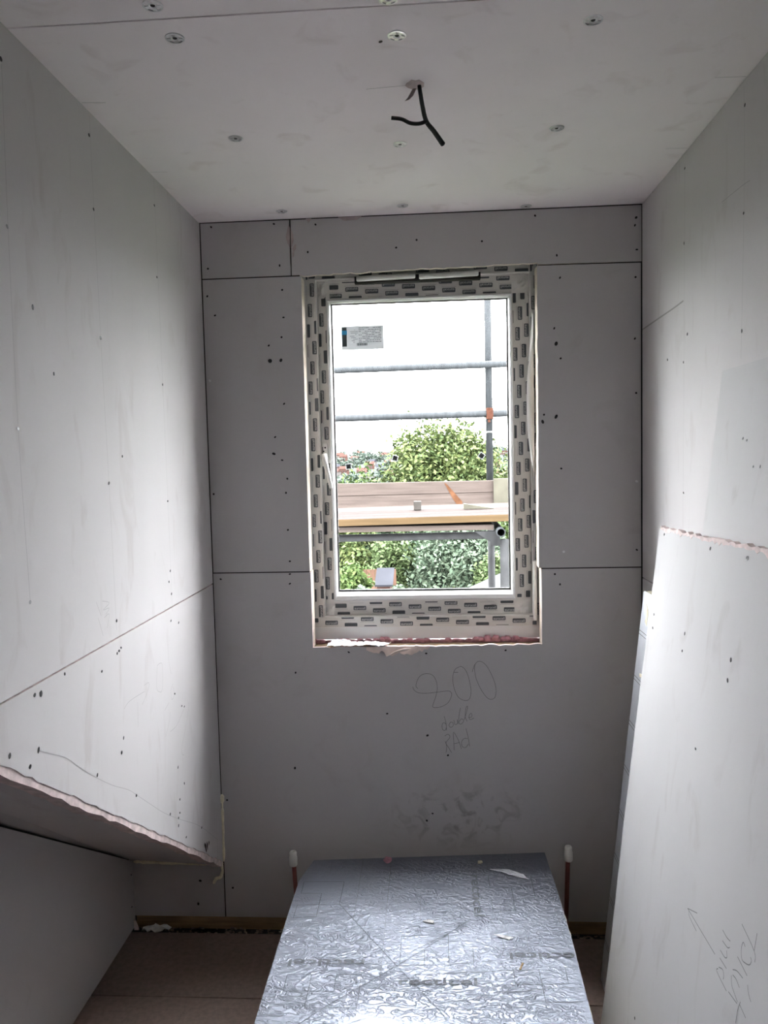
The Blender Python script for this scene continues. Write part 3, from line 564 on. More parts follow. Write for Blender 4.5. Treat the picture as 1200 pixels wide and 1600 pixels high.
# handle
hd = bevel(MB().box(-.387, -.371, YS-.012, YS-.001, 1.665, 1.735).build('handle', 'white_plastic', win), .004, 3)
mb = MB(); mb.tube([(-.379, YS-.010, 1.682), (-.379, YS-.045, 1.682)], .009, 12)
mb.tube([(-.380, YS-.042, 1.695), (-.3775, YS-.048, 1.675), (-.366, YS-.052, 1.625), (-.357, YS-.052, 1.575)], [.010, .0095, .0075, .0055], 10)
mb.build('lever', 'white_plastic', hd, smooth=True)
mb = MB()
for z in (1.719, 1.676): mb.tube([(-.379, YS-.0115, z), (-.379, YS-.0135, z)], .0032, 8)
mb.tube([(-.385, YS-.004, 1.706), (-.385, YS-.0125, 1.706)], .003, 8)
mb.build('screw_cover', 'screw_dark', hd, kind='stuff')
MB().box(-.255, .178, 2.706, 2.732, 2.2815, 2.304).build('vent_shade_box', 'dark', win)  # dark box added behind the vent strips in place of shade
# white vent strips under the head, packer and loose tape on the right
for x0, x1 in ((-.2465, -.0445), (-.032, .170)):
    o = MB().tube([(x0, 2.690, 2.2925), (x0+.004, 2.690, 2.2925), (x1-.004, 2.690, 2.2965), (x1, 2.690, 2.2965)], [.007, .0095, .0095, .007], 10).build('vent_strip', 'white_plastic', win, smooth=True)
bevel(MB().box(.348, .3605, 2.713, 2.735, 1.095, 1.305).build('white_packer', 'white_plastic', win), .003)
mb = MB(); zs = np.linspace(1.62, 2.165, 14); P = []
for i, z in enumerate(zs):
    t = i/13; bulge = .024*math.sin(math.pi*min(1, t*1.15))**.8
    P += [(.3555, 2.708, z), (.3545-bulge, 2.713, z-.01), (.3525-bulge*.55, 2.728, z+.01)]
mb.add(P, [q for i in range(13) for q in ((3*i, 3*i+1, 3*i+4, 3*i+3), (3*i+1, 3*i+2, 3*i+5, 3*i+4))])
o = mb.build('loose_tape', 'tape', win, smooth=True); m = o.modifiers.new('thick', 'SOLIDIFY'); m.thickness = .0012
# wrinkled tape ends in the corners
def wrinkle(cx, cz, sx, sz, seed, y):
    r = random.Random(seed); n = 7; P = []
    for i in range(n):
        for j in range(n):
            e = min(i, j, n-1-i, n-1-j)/3
            P.append((cx+(i/(n-1)-.5)*sx, y-.0005-e*.010*r.random(), cz+(j/(n-1)-.5)*sz))
    F = [(i*n+j, (i+1)*n+j, (i+1)*n+j+1, i*n+j+1) for i in range(n-1) for j in range(n-1)]
    return MB().add(P, F).build('wrinkled_tape', 'tape', win, fix=False)
for a in ((-.385, 1.125, .045, .045, 1, YS), (.315, 1.135, .06, .055, 2, YS), (-.385, 2.275, .045, .06, 3, YS), (.318, 2.27, .06, .06, 4, YS)): wrinkle(*a)
# printed tape: dark rounded labels with light lettering, one lattice per face
LBL = MB(); LET = MB(); FIN = MB()
TV, TF, TL = text_mesh('eurocell')
def clip(poly, lo, hi, ax):
    def cut(P, keep, inter):
        o = []
        for i in range(len(P)):
            a, b = P[i], P[(i+1) % len(P)]
            if keep(a): o.append(a)
            if keep(a) != keep(b): o.append(inter(a, b))
        return o
    for val, sgn in ((lo, 1), (hi, -1)):
        if not poly: return poly
        poly = cut(poly, lambda p: sgn*(p[ax]-val) >= 0, lambda a, b: tuple(a[k]+(b[k]-a[k])*((val-a[ax])/(b[ax]-a[ax])) for k in (0, 1)))
    return poly
LW, LH = .046, .0155
RR = []
for cx, cy, s0 in ((LW/2-.003, LH/2-.003, 0), (-LW/2+.003, LH/2-.003, 1), (-LW/2+.003, -LH/2+.003, 2), (LW/2-.003, -LH/2+.003, 3)):
    for q in range(4): RR.append((cx+.003*math.cos(math.pi/2*(s0+q/3)), cy+.003*math.sin(math.pi/2*(s0+q/3))))
def tape_face(u0, u1, v0, v1, fr, off=(0, 0)):
    """label lattice over the face [u0,u1] x [v0,v1]; u is the reading direction"""
    for i in range(-40, 41):
        for j in range(-40, 41):
            cx = off[0]+i*.0705+j*.0115; cy = off[1]-i*.009-j*.0305
            if cx < u0-.03 or cx > u1+.03 or cy < v0-.02 or cy > v1+.02: continue
            P = clip(clip([(cx+a, cy+b) for a, b in RR], u0, u1, 0), v0, v1, 1)
            if len(P) > 2: LBL.add([fr(a, b, .0005) for a, b in P], [tuple(range(len(P)))])
            k = .039/TL; V = [(cx-.0195+a*k, cy-.0052+b*.0135) for a, b in TV]
            if min(a for a, b in V) > u0 and max(a for a, b in V) < u1 and min(b for a, b in V) > v0 and max(b for a, b in V) < v1:
                LET.add([fr(a, b, .0009) for a, b in V], TF)
            for e in (-.0118,):
                P = clip(clip([(cx-.026, cy+e-.0006), (cx+.026, cy+e-.0006), (cx+.026, cy+e+.0006), (cx-.026, cy+e+.0006)], u0, u1, 0), v0, v1, 1)
                if len(P) > 2: FIN.add([fr(a, b, .0005) for a, b in P], [tuple(range(len(P)))])
up = lambda Y: (lambda u, v, w: (u, Y-w, v))             # reads left to right
dn = lambda Y: (lambda u, v, w: (-u, Y-w, -v))           # upside down
vl = lambda Y: (lambda u, v, w: (-v, Y-w, u))            # reads upward
vr = lambda Y: (lambda u, v, w: (v, Y-w, -u))            # reads downward
tape_face(-.36, .30, 1.114, 1.158, up(YS), (-.341, 1.146))
tape_face(-.44, .36, 1.075, 1.108, up(YO), (-.372, 1.089))
tape_face(-.31, .35, -2.300, -2.243, dn(YS), (.0, -2.268))
tape_face(-.36, .42, -2.345, -2.308, dn(YO), (.02, -2.325))
tape_face(1.17, 2.26, .3645, .3925, vl(YS), (1.30, .3765))
tape_face(1.11, 2.34, .397, .43, vl(YO), (1.33, .413))
tape_face(-2.26, -1.17, .292, .346, vr(YS), (-1.5, .318))
tape_face(-2.34, -1.11, .350, .375, vr(YO), (-1.53, .362))
LBL.build('tape_labels', 'print', frame, kind='stuff', fix=False); LET.build('tape_lettering', 'print_text', frame, kind='stuff', fix=False)
FIN.build('tape_fine_print', 'print_line', frame, kind='stuff', fix=False)
# sticker on the glass
sx0, sx1, sz0, sz1, sy = -.314, -.163, 2.0655, 2.149, YS+.0195
st = MB().add([(sx0, sy, sz0), (sx1, sy, sz0), (sx1, sy, sz1), (sx0, sy, sz1)], [(0, 1, 2, 3)]).build('glass_sticker', 'sticker', pane)
MB().add([(sx0+.003, sy-.0006, sz0+.012), (sx0+.019, sy-.0006, sz0+.012), (sx0+.019, sy-.0006, sz1-.005), (sx0+.003, sy-.0006, sz1-.005)], [(0, 1, 2, 3)]).build('sticker_band', 'sticker_dark', st)
MB().add([(sx0+.002, sy-.0011, sz1-.030), (sx0+.0205, sy-.0011, sz1-.030), (sx0+.0205, sy-.0011, sz1-.015), (sx0+.002, sy-.0011, sz1-.015)], [(0, 1, 2, 3)]).build('sticker_patch', 'sticker_blue', st)
mb = MB(); r = random.Random(9)
for row in range(9):
    z = sz1-.008-row*.0062; x = sx0+(.062 if row not in (3, 5) else .075)
    while x < sx1-.012:
        L = r.uniform(.004, .014); mb.box(x, min(x+L, sx1-.008), sy-.0008, sy-.0004, z, z+.0018); x += L+.002
        if r.random() < .12: x += .012
for k in range(9): mb.box(sx0+.030+r.uniform(0, .02), sx0+.040+r.uniform(.006, .02), sy-.0008, sy-.0004, sz1-.014-k*.0055, sz1-.0128-k*.0055)
x = sx0+.055
while x < sx0+.092:
    L = r.uniform(.0008, .0026); mb.box(x, x+L, sy-.0008, sy-.0004, sz0+.014, sz0+.023); x += L+r.uniform(.0008, .002)
mb.build('sticker_small_print', 'sticker_dark', st, kind='stuff')
# dark square pads stuck on the outside of the glass
for x, z, a in ((-.303, 1.650, .9), (-.133, 1.676, .5), (.179, 1.678, .12)):
    sq = lambda q: [(x+q*math.cos(a+k*math.pi/2), z+q*math.sin(a+k*math.pi/2)) for k in range(4)]
    o = MB().add([(a_, YS+.0457, b_) for a_, b_ in sq(.0152)], [(0, 1, 2, 3)]).build('pad_backing', 'sticker', pane)
    MB().prism(sq(.0116), lambda u, v, w: (u, YS+.0447+w, v), .0006).build('square_pad', 'grey_pad', o)
# sill: timber behind the board edge, pink foam between it and the frame
sill = structure('trim_2')
MB().box(-.47, .41, D+.0137, 2.735, .985, 1.0165).build('sill_timber', 'osb', sill)
MB().box(-.47, OL+.0035, D+.0137, 2.708, 1.0167, 1.288).build('side_lining', 'foam_edge', sill)
MB().box(OR+.0075, .41, D+.0137, 2.708, 1.0167, 1.288).build('side_lining', 'foam_edge', sill)
mb = MB(); r = random.Random(21)
for k in range(34):
    x = -.43+k*.0238+r.uniform(-.006, .006)
    R = r.choice([.004, .006, .008]) + (.006 if .12 < x < .30 else 0) + (.004 if -.26 < x < -.15 else 0)
    mb.tube([(x-.014, 2.732, 1.022), (x-.004, 2.727, 1.022+R*.5), (x+.006, 2.726, 1.023+R*.4), (x+.015, 2.732, 1.022)], [R*.4, R, R*.9, R*.35], 7)
mb.build('pink_foam', 'pink_foam', sill, smooth=True, kind='stuff')
lumpy([(-.435, 2.731, 1.021), (-.1, 2.731, 1.020), (.38, 2.731, 1.022)], .0075, 'foam_bead', 'pink_foam', sill, 12, .5, 26)

# ------------------------------------------------------------------ ceiling fixings
WL = ['steel ceiling fixing disc nearest the left corner, behind the board joint', 'half-hidden steel disc at the top edge of the picture, behind the joint',
      'grey steel disc at upper left of the ceiling, just past the board joint', 'bright steel disc on the ceiling straight behind the cable hole, nearest middle one',
      'steel disc alone at the upper right of the ceiling', 'steel ceiling disc left of the cable, middle row', 'bright steel ceiling disc just below the hanging cable end',
      'steel ceiling disc right of the cable, middle row', 'small steel disc near the back wall above the split joint', 'small steel disc near the back wall above the window middle',
      'steel disc nearly touching the back wall, above the window right side']
def washer_mesh():
    mb = MB(); n = 30; ro, rm, ri = .0185, .0150, .0078
    def circ(r, h): return [(r*math.cos(2*math.pi*k/n), r*math.sin(2*math.pi*k/n), h) for k in range(n)]
    mb.add(circ(ro, 0)+circ(ro, -.0016)+circ(rm, -.0022)+circ(rm, 0), [(i*n+k, i*n+(k+1) % n, (i+1)*n+(k+1) % n, (i+1)*n+k) for i in range(3) for k in range(n)])
    for s in range(5):                                   # five webs between the oval holes
        a = 2*math.pi*s/5+.3; e = .0027
        c, q = math.cos(a), math.sin(a)
        P = [(ri-.001, -e*1.3), (rm+.001, -e*1.7), (rm+.001, e*1.7), (ri-.001, e*1.3)]
        mb.prism([(x*c-y*q, x*q+y*c) for x, y in P], lambda u, v, w: (u, v, -.0004-w), .0014)
    mb.lathe([(ri+.0008, -.0002), (ri+.0008, -.0018), (ri-.001, -.0022), (.0042, .0), ], lambda a, b, c: (a, b, c), 20)
    return mb
w0 = None
for i, (x, y) in enumerate(WASH):
    t = thing('fixing_disc', WL[i], 'fixing', (x, y, ZT), 'steel insulation fixing discs on the ceiling')
    t.rotation_euler.z = i*1.3
    if w0 is None:
        w0 = washer_mesh().build('disc_plate', 'steel', t)
        s0 = MB().lathe([(.0001, -.0012), (.0040, -.0012), (.0044, 0)], lambda a, b, c: (a, b, c), 14).build('screw', 'screw_dark', t)
    else:
        for src in (w0, s0):
            c = src.copy(); COL.objects.link(c); c.parent = t
# cable
cb = thing('cable', 'black twin cable hanging out of a torn hole in the ceiling', 'cable', (hx, hy, ZT))
def smooth_path(pts, k=6):
    P = [Vector(p) for p in pts]; Q = []
    for i in range(len(P)-1):
        p0, p1, p2, p3 = P[max(i-1, 0)], P[i], P[i+1], P[min(i+2, len(P)-1)]
        for j in range(k):
            t = j/k; Q.append(.5*((2*p1)+(p2-p0)*t+(2*p0-5*p1+4*p2-p3)*t*t+(3*p1-p0-3*p2+p3)*t**3))
    return Q+[P[-1]]
def flatcable(pts, r0, name):
    P = smooth_path(pts); mb = MB()
    mb.tube(P, r0, 10); return shift(mb, cb).build(name, 'cable', cb, smooth=True)
C1 = [(a, b-.02*max(0, (2.42-c)/.07), c) for a, b, c in CABLE]
C1[0] = (C1[0][0], C1[0][1], ZT+.004)
m1 = MB(); P = smooth_path(C1); m1.tube(P, [.0042+.0016*(i/len(P)) for i in range(len(P))], 10)
shift(m1, cb).build('main_core', 'cable', cb, smooth=True)
flatcable([(a, b-.012, c) for a, b, c in CABLE2], .0042, 'branch_core')
e = Vector(C1[-1]); dirn = (Vector(C1[-1])-Vector(C1[-2])).normalized()
shift(MB().tube([e-dirn*.001, e+dirn*.0012], .0035, 8), cb).build('cut_end', 'galv', cb)

# ------------------------------------------------------------------ stack of foil-faced boards on the floor
L_, R_e = FOIL_EDGE[:6], FOIL_EDGE[6:]
outl = [(-.4249, 2.5229), (-.4405, 2.4568), (-.4547, 2.390), (-.4560, 2.2), (-.4560, 2.03), (-.4540, 1.76), (-.452, .62), (.358, .62), (.3600, 1.79), (.3665, 2.11), (.3645, 2.407), (.3597, 2.5883)]
fb = thing('insulation_board', 'crumpled silver foil-faced insulation boards with grey print, lying flat below the window', 'insulation board', (-.05, 1.6, 0))
o = ragged(outl, [8, 9, 10], .0025, .03, 6)
o = [(a, b) for a, b in o]
for k, z0 in enumerate((.001, .107, .213)):
    o = ragged(outl, [8, 9, 10], .0025, .03, 6+k)
    shift(MB().prism([(a+(.002*(2-k)), b) for a, b in o] if k < 2 else o, lambda u, v, w: (u, v, z0+w), .1045 if k < 2 else FOIL_Z-.002-z0), fb).build('foam_core', 'pir', fb)
# foil skin, a fine grid with real creases and a dip near the back
mb = MB(); nx, ny = 280, 640
us = np.linspace(0, 1, nx); ys = np.linspace(.62, 2.5883, ny)
lx = np.interp(ys, [p[1] for p in outl[6::-1]], [p[0] for p in outl[6::-1]]); rx = np.interp(ys, [p[1] for p in outl[7:]], [p[0] for p in outl[7:]])
X = lx[:, None]+(rx-lx)[:, None]*us[None, :]; Y = np.repeat(ys[:, None], nx, 1)
yback = 2.5229+(X+.4249)/(.3597+.4249)*(2.5883-2.5229)
Y = .62+(Y-.62)*(yback-.62)/(2.5883-.62) if False else np.minimum(Y, yback)
def wrinkles(X, Y):
    Z = np.zeros_like(X); r = np.random.default_rng(5)
    for k in range(700):
        cx, cy = r.uniform(-.46, .37), r.uniform(.9, 2.36) if k % 5 else r.uniform(2.2, 2.5)
        if cx > .2 and r.random() < .5: cx -= .3
        a = r.normal(0.15, .75); L = r.uniform(.015, .07); wd = r.uniform(.0016, .0034); h = r.uniform(.0004, .0014)*(1 if cy < 2.3 else .35)
        dx, dy = X-cx, Y-cy
        m = (np.abs(dx) < L*2.2) & (np.abs(dy) < L*2.2)
        p = dx[m]*math.cos(a)+dy[m]*math.sin(a); q = -dx[m]*math.sin(a)+dy[m]*math.cos(a)+.25*p*p/L*r.normal()
        Z[m] += h*np.exp(-(q/wd)**2-(p/L)**2)*r.choice([1, 1, -.6])
    return Z
Zw = wrinkles(X, Y); edge = np.minimum(np.minimum(us, 1-us)[None, :]*20, 1.0)
Z = FOIL_Z+Zw*edge
Vt = np.stack([X, Y, Z], -1).reshape(-1, 3)-np.array(fb.location)
ii = np.arange((ny-1)*(nx-1)); i0 = (ii//(nx-1))*nx+ii % (nx-1)
Fq = np.stack([i0, i0+1, i0+nx+1, i0+nx], -1)
me = bpy.data.meshes.new('foil_facing'); me.from_pydata(Vt.tolist(), [], Fq.tolist()); me.materials.append(MT['foil'])
me.polygons.foreach_set('use_smooth', [True]*len(me.polygons)); fo = link('foil_facing', me, fb)
def foil_h(u, v):
    j = int(np.clip(np.searchsorted(ys, v), 1, ny-2)); i = int(np.clip((u-lx[j])/(rx[j]-lx[j])*(nx-1), 1, nx-3))
    return float(Z[max(j-5, 0):j+6, max(i-5, 0):i+6].max())
frF = lambda u, v, w: (u-fb.location.x, v-fb.location.y, foil_h(u, v)+.0007+w-fb.location.z)
def fine(lines, step=.012):
    o = []
    for ln in lines:
        q = []
        for a, b in zip(ln[:-1], ln[1:]):
            k = max(1, int(math.dist(a, b)/step)); q += [(a[0]+(b[0]-a[0])*i/k, a[1]+(b[1]-a[1])*i/k) for i in range(k)]
        o.append(q+[ln[-1]])
    return o
strokes(fine(FOIL_LINES), frF, 'printed_outlines', 'foil_line', fo, .0016, .0, False)
strokes(fine(FOIL_GRID), frF, 'printed_grid', 'foil_grid', fo, .0011, .0, False)
strokes(fine(FOIL_CRACK, .03), frF, 'foil_creases', 'foil_crease', fo, .0016, .0002)
mb = MB()
put_text(mb, 'recticel', (.1005, 2.4365), (0, -1), (1, 0), .228, frF, 0, .032)
put_text(mb, 'recticel', (-.2071, 2.003), (-1, -.02), (0, -1), .206, frF, 0, .030)
put_text(mb, 'recticel', (-.1113, 1.905), (1, .02), (0, 1), .203, frF, 0, .030)
v_, f_, l_ = text_mesh('recticel')
put_text(mb, 'ecticel', (.360, 2.046), (-1, -.02), (0, -1), .174, frF, 0, .030)
mb.build('printed_lettering', 'foil_print', fo, kind='stuff', fix=False)
# crumbs and scraps on the foil
def lump(name, label, cat, p, r, m, seed, flat=.7):
    rr = random.Random(seed); bm = bmesh.new(); bmesh.ops.create_icosphere(bm, subdivisions=2, radius=1)
    for vv in bm.verts: vv.co *= rr.uniform(.75, 1.25); vv.co.z *= flat; vv.co *= r
    zmin = min(vv.co.z for vv in bm.verts)
    for vv in bm.verts: vv.co.z -= zmin
    me = bpy.data.meshes.new(name); bm.to_mesh(me); bm.free(); me.materials.append(MT[m])
    o = link(name, me); o.location = p; tag(o, label, cat); return o
FT = FOIL_Z+.001
lump('foam_lump', 'pink crumb of foam on the foil board by its back edge', 'foam', (-.1734, 2.510, FT), .013, 'pink_foam', 3)
lump('foam_crumb', 'cream crumb of foam on the foil board, right of the middle', 'foam', (.1349, 2.508, FT), .008, 'yellow_foam', 4)
def scrap(name, label, cat, outline, z, m, curl=.004, seed=1, th=.0012):
    r = random.Random(seed); cx = sum(p[0] for p in outline)/len(outline); cy = sum(p[1] for p in outline)/len(outline)
    o = ragged(outline, range(len(outline)), .0015, .012, seed); n = len(o); rings = [1.0, .66, .33]
    V = [(cx+(a-cx)*k, cy+(b-cy)*k, z+th+curl*r.random()*(1 if k < 1 else 1.2)) for k in rings for a, b in o]+[(cx, cy, z+th+curl*.5)]
    Fc = [(q*n+i, q*n+(i+1) % n, (q+1)*n+(i+1) % n, (q+1)*n+i) for q in range(2) for i in range(n)]+[(2*n+i, 2*n+(i+1) % n, 3*n) for i in range(n)]
    ob = MB().add(V, Fc).build(name, m, fix=True); md = ob.modifiers.new('thick', 'SOLIDIFY'); md.thickness = th
    me = ob.data
    c = Vector((cx, cy, z)); me.transform(Matrix.Translation(-c)); ob.location = c
    return tag(ob, label, cat)
scrap('plaster_flake', 'small white curled flake on the foil board, right of centre', 'scrap', [(.150, 2.115), (.19, 2.098), (.203, 2.104), (.17, 2.118)], FT, 'white_plastic', .004, 2)
scrap('paper_flake', 'white flake on the foil board left of centre', 'scrap', [(-.052, 2.178), (-.022, 2.168), (-.02, 2.180), (-.045, 2.184)], FT, 'white_plastic', .003, 5)
scrap('clear_film_scrap', 'thin clear-white film strip on the back right of the foil board', 'scrap', [(.165, 2.468), (.22, 2.475), (.27, 2.44), (.285, 2.41), (.25, 2.425), (.20, 2.455)], FT, 'film', .003, 6)
scrap('wood_splinter', 'thin dark splinter on the foil board near its right lettering', 'splinter', [(.205, 1.972), (.209, 1.969), (.220, 1.996), (.216, 2.001)], FT, 'timber', .002, 7)

# ------------------------------------------------------------------ boards leaning on the right wall
t = thing('insulation_sheet', 'narrow strip of foil-faced insulation sheet leaning behind the plasterboard', 'insulation board', (.53, 1.8, 0))
FR_FI = lambda u, v, w: (.506+.1093*v-w, u, v)
mb = MB(); mb.prism(ragged([(1.05, 0), (2.4, 0), (2.4, 1.249), (1.05, 1.262)], [2], .002, .05, 4), lambda u, v, w: FR_FI(u, v, -.001-w), .037)
shift(mb, t).build('foam_core', 'pir', t)
mb = MB(); mb.prism(ragged([(1.052, .001), (2.4, .001), (2.4, 1.246), (2.39, 1.252), (1.052, 1.262)], [1], .0015, .04, 5), lambda u, v, w: FR_FI(u, v, -w), .0012)
fo = shift(mb, t).build('foil_facing', 'foil_plain', t)
frT = lambda u, v, w: Vector(FR_FI(u, v, w))-Vector(t.location)
strokes([[(1.2, z), (2.4, z)] for q in np.arange(1.13, 0.1, -.142) for z in (q, q-.011)], frT, 'printed_lines', 'foil_line', fo, .0016, .0006)
mb = MB()
for poly in ([(2.355, 1.22), (2.345, 1.205), (2.342, 1.185), (2.35, 1.165), (2.33, 1.155), (2.325, 1.20)], [(2.315, 1.002), (2.345, .998), (2.345, 1.008), (2.32, 1.011)], [(2.26, .93), (2.27, .915), (2.255, .905)]):
    mb.prism(poly, lambda u, v, w: frT(u, v, w), .0008)
mb.build('torn_foil', 'pir', fo, kind='stuff')
sh = thing('plasterboard_sheet', 'tall clean plasterboard sheet flat against the right wall, behind the front sheet', 'plasterboard', (.56, 1.2, 0))
mb = MB(); mb.prism([(.75, .002), (1.89, .002), (1.89, 1.861), (.75, 1.861)], lambda u, v, w: FR_SHEET(u, v, -w), .0095, 0, 1)
shift(mb, sh).build('board', ['board_lean', 'gypsum'], sh)
dots(DOT_SHEET, lambda u, v, w: Vector(FR_SHEET(u, v, w))-Vector(sh.location), 'screw_holes', 'screw_dark', sh)
ln = thing('plasterboard_sheet', 'front plasterboard sheet with broken top edge and pencil arrow, leaning right', 'plasterboard', (.52, 1.4, 0))
mb = MB(); pl = ragged([(.72, .001), (2.17, .001), (2.165, .25), (2.178, .6), (2.165, 1.463), (.72, 1.500)], [2, 3], .0015, .05, 13)
mb.prism(pl, lambda u, v, w: FR_LEAN(u, v, -w), .0125, 0, 1)
shift(mb, ln).build('board', ['board_lean', 'gypsum'], ln)
frL = lambda u, v, w: Vector(FR_LEAN(u, v, w))-Vector(ln.location)
ztop = lambda y: 1.463+(2.165-y)/1.445*.037
rr_ = random.Random(19); ys_ = np.linspace(.73, 2.155, 110)
top_ = [(y, ztop(y)+max(.002, rr_.gauss(.005, .0022))) for y in ys_]; bot_ = [(y, ztop(y)-max(.001, rr_.gauss(.003, .003)) - (.008 if rr_.random() < .06 else 0)) for y in ys_[::-1]]
MB().prism(top_+bot_, lambda u, v, w: frL(u, v, .0007-w), .012).build('broken_core_edge', 'gypsum', ln)
dots(DOT_LEAN, frL, 'screw_holes', 'screw_dark', ln)
strokes(PEN_LEAN, frL, 'pencil_writing', 'pencil', ln, .0016)

# ------------------------------------------------------------------ radiator pipe tails
for x, zt_, xb, lab in ((-.512, .309, -.500, 'copper pipe tail with white stop end, left of the foil boards'), (.442, .336, .430, 'copper pipe tail with white stop end, right of the foil boards')):
    t = thing('pipe_tail', lab, 'pipe', (xb, 2.60, 0), 'radiator pipe tails')
    T = lambda z: (x+(xb-x)*(1-z/zt_), 2.60, z)
    shift(MB().tube([T(0.0), T(zt_-.03)], .0076, 12), t).build('copper_pipe', 'copper', t, smooth=True)
    fr = lambda a, b, c: Vector((a, b, c+zt_-.052))+Vector((x, 2.60, 0))-Vector(t.location)
    MB().lathe([(.0001, .0), (.0125, .0), (.0142, .004), (.0142, .030), (.0128, .034), (.0128, .046), (.0105, .051), (.006, .0515), (.005, .047), (.0001, .047)], fr, 18).build('stop_end', 'white_plastic', t, smooth=True)

# ------------------------------------------------------------------ small loose things
mb = MB(); r = random.Random(31)
for k in range(420):
    x = r.uniform(XI+.02, XR-.05); y = r.uniform(2.610, 2.648); s = r.uniform(.0015, .007)
    a = r.uniform(0, 3); z = -.012+r.uniform(0, .006)
    P = [(x+s*math.cos(a+q)*r.uniform(.6, 1.3), y+s*.6*math.sin(a+q)) for q in (0, 1.6, 3.1, 4.7)]
    mb.prism(P, lambda u, v, w: (u, v, z+w), s*r.uniform(.4, .9))
mb.box(XI+.002, XR-.002, 2.6075, D+.004, -.04, -.012, 1)
o = mb.build('debris', ['debris', 'dark'], kind='stuff'); o['label'] = 'crumbs and wood chips in the slot between floor and back wall'; o['category'] = 'debris'
scrap('white_rag', 'dirty white scrap lying in the floor slot by the left corner', 'scrap', [(-1.07, 2.605), (-1.02, 2.600), (-.985, 2.606), (-.965, 2.620), (-.99, 2.640), (-1.03, 2.636), (-1.075, 2.632)], .0, 'white_plastic', .012, 8, .002)
mb = MB(); mb.prism([(-1.103, .0), (-1.086, .0), (-1.098, .035), (-1.104, .036)], lambda u, v, w: (u, 2.618+w, v), .006)
o = mb.build('plaster_offcut', 'gypsum'); tag(o, 'thin pale offcut standing in the corner under the stairs', 'offcut')
# crumpled white film and loose paper on the sill
fl = MB(); r = random.Random(13); nx_, ny_ = 30, 8; P = []
for j in range(ny_):
    for i in range(nx_):
        a = i/(nx_-1); b = j/(ny_-1)
        x = -.38+.205*a+(.02*b); y = D-.006+.052*b*(1-.75*max(0, a-.75)*4*.25)-.004*math.sin(9*a)
        P.append((x, y, 1.024+.003*abs(math.sin(7*a+3*b))+.006*r.random()+(.010*b if a < .3 else 0)))
fl.add(P, [(j*nx_+i, j*nx_+i+1, (j+1)*nx_+i+1, (j+1)*nx_+i) for j in range(ny_-1) for i in range(nx_-1)])
o = fl.build('plastic_film', 'film'); md = o.modifiers.new('thick', 'SOLIDIFY'); md.thickness = .0008
o.data.transform(Matrix.Translation((.28, -2.67, -1.02))); o.location = (-.28, 2.67, 1.02)
tag(o, 'crumpled white plastic film lying on the left of the window sill', 'film')

# ------------------------------------------------------------------ outside: scaffold
sc = thing('scaffold', 'galvanised tube scaffold outside the window with two guard rails', 'scaffold', (.43, 5.8, -4))
TR = .0262
def tubepart(pts, name, m='galv', r0=TR): return shift(MB().tube(pts, r0, 16), sc).build(name, m, sc, smooth=True)
tubepart([(-2.6, 5.86, 2.345), (1.6, 5.74, 2.360)], 'guard_rail'); tubepart([(-2.6, 5.86, 1.986), (1.6, 5.74, 2.000)], 'guard_rail')
tubepart([(.432, 5.835, 1.36), (.432, 5.835, 4.2)], 'standard'); tubepart([(.440, 5.90, -4), (.440, 5.90, 1.30)], 'standard', 'galv_dark')
tubepart([(.408, 4.47, -4), (.408, 4.47, 1.20)], 'standard', 'galv_dark', .0255)
tubepart([(-1.4, 5.52, 1.112), (.43, 5.52, 1.122)], 'ledger', 'galv_dark', .0265)
tubepart([(-1.35, 5.90, -4), (-1.35, 5.90, 1.30)], 'standard', 'galv_dark')
tr_ = shift(MB().tube([(.386, 4.42, 1.244), (.40, 6.0, 1.244)], TR, 18, caps=False).tube([(.386, 4.42, 1.244), (.40, 6.0, 1.244)], TR*.8, 18, caps=False), sc).build('transom', 'galv', sc, smooth=True)
mb = MB()
n = 18
v = [(.386+q*math.cos(2*math.pi*k/n), 4.42, 1.244+q*math.sin(2*math.pi*k/n)) for q in (TR, TR*.8) for k in range(n)]
shift(MB().add(v, [(k, (k+1) % n, n+(k+1) % n, n+k) for k in range(n)]), sc).build('tube_rim', 'galv', sc)
def coupler(x, y, z, m, s=1.0, name='coupler'):
    mb = MB(); mb.box(x-.034*s, x+.034*s, y-.036*s, y+.036*s, z-.030*s, z+.030*s)
    mb.tube([(x-.045*s, y-.03*s, z+.012*s), (x+.05*s, y-.03*s, z+.012*s)], .009*s, 8); mb.tube([(x, y-.055*s, z), (x, y, z)], .012*s, 8)
    return bevel(shift(mb, sc).build(name, m, sc), .006, 2)
bevel(shift(MB().box(.407, .457, 5.745, 5.80, 1.955, 2.038).tube([(.425, 5.74, 1.95), (.425, 5.74, 1.93)], .01, 8), sc).build('coupler', 'rust', sc), .006, 2)
mb = MB(); mb.lathe([(.045, -.015), (.062, 0), (.062, .022), (.052, .03), (.03, .034)], lambda a, b, c: (.432+a, 5.80+b, 1.462+c), 14)
mb.box(.372, .492, 5.74, 5.80, 1.475, 1.495); mb.tube([(.432, 5.745, 1.45), (.432, 5.745, 1.475)], .03, 10)
shift(mb, sc).build('base_fitting', 'cream_plate', sc)
shift(MB().tube([(.43, 5.50, 1.10), (.44, 5.90, 1.10)], .030, 10).box(.40, .47, 5.47, 5.56, 1.05, 1.15), sc).build('coupler', 'galv_dark', sc)
mb = MB(); mb.prism([(.24, 1.245), (.37, 1.245), (.37, 1.155)], lambda u, v, w: (u, 4.50+w, v), .04); shift(mb, sc).build('gusset', 'galv_dark', sc)
mb = MB()
for k in range(16):
    a0, a1 = 2*math.pi*k/16, 2*math.pi*(k+1)/16
    mb.tube([(.432+.027*math.cos(a0), 5.83+.027*math.sin(a0), 1.862), (.432+.027*math.cos(a1), 5.83+.027*math.sin(a1), 1.862)], .004, 6)
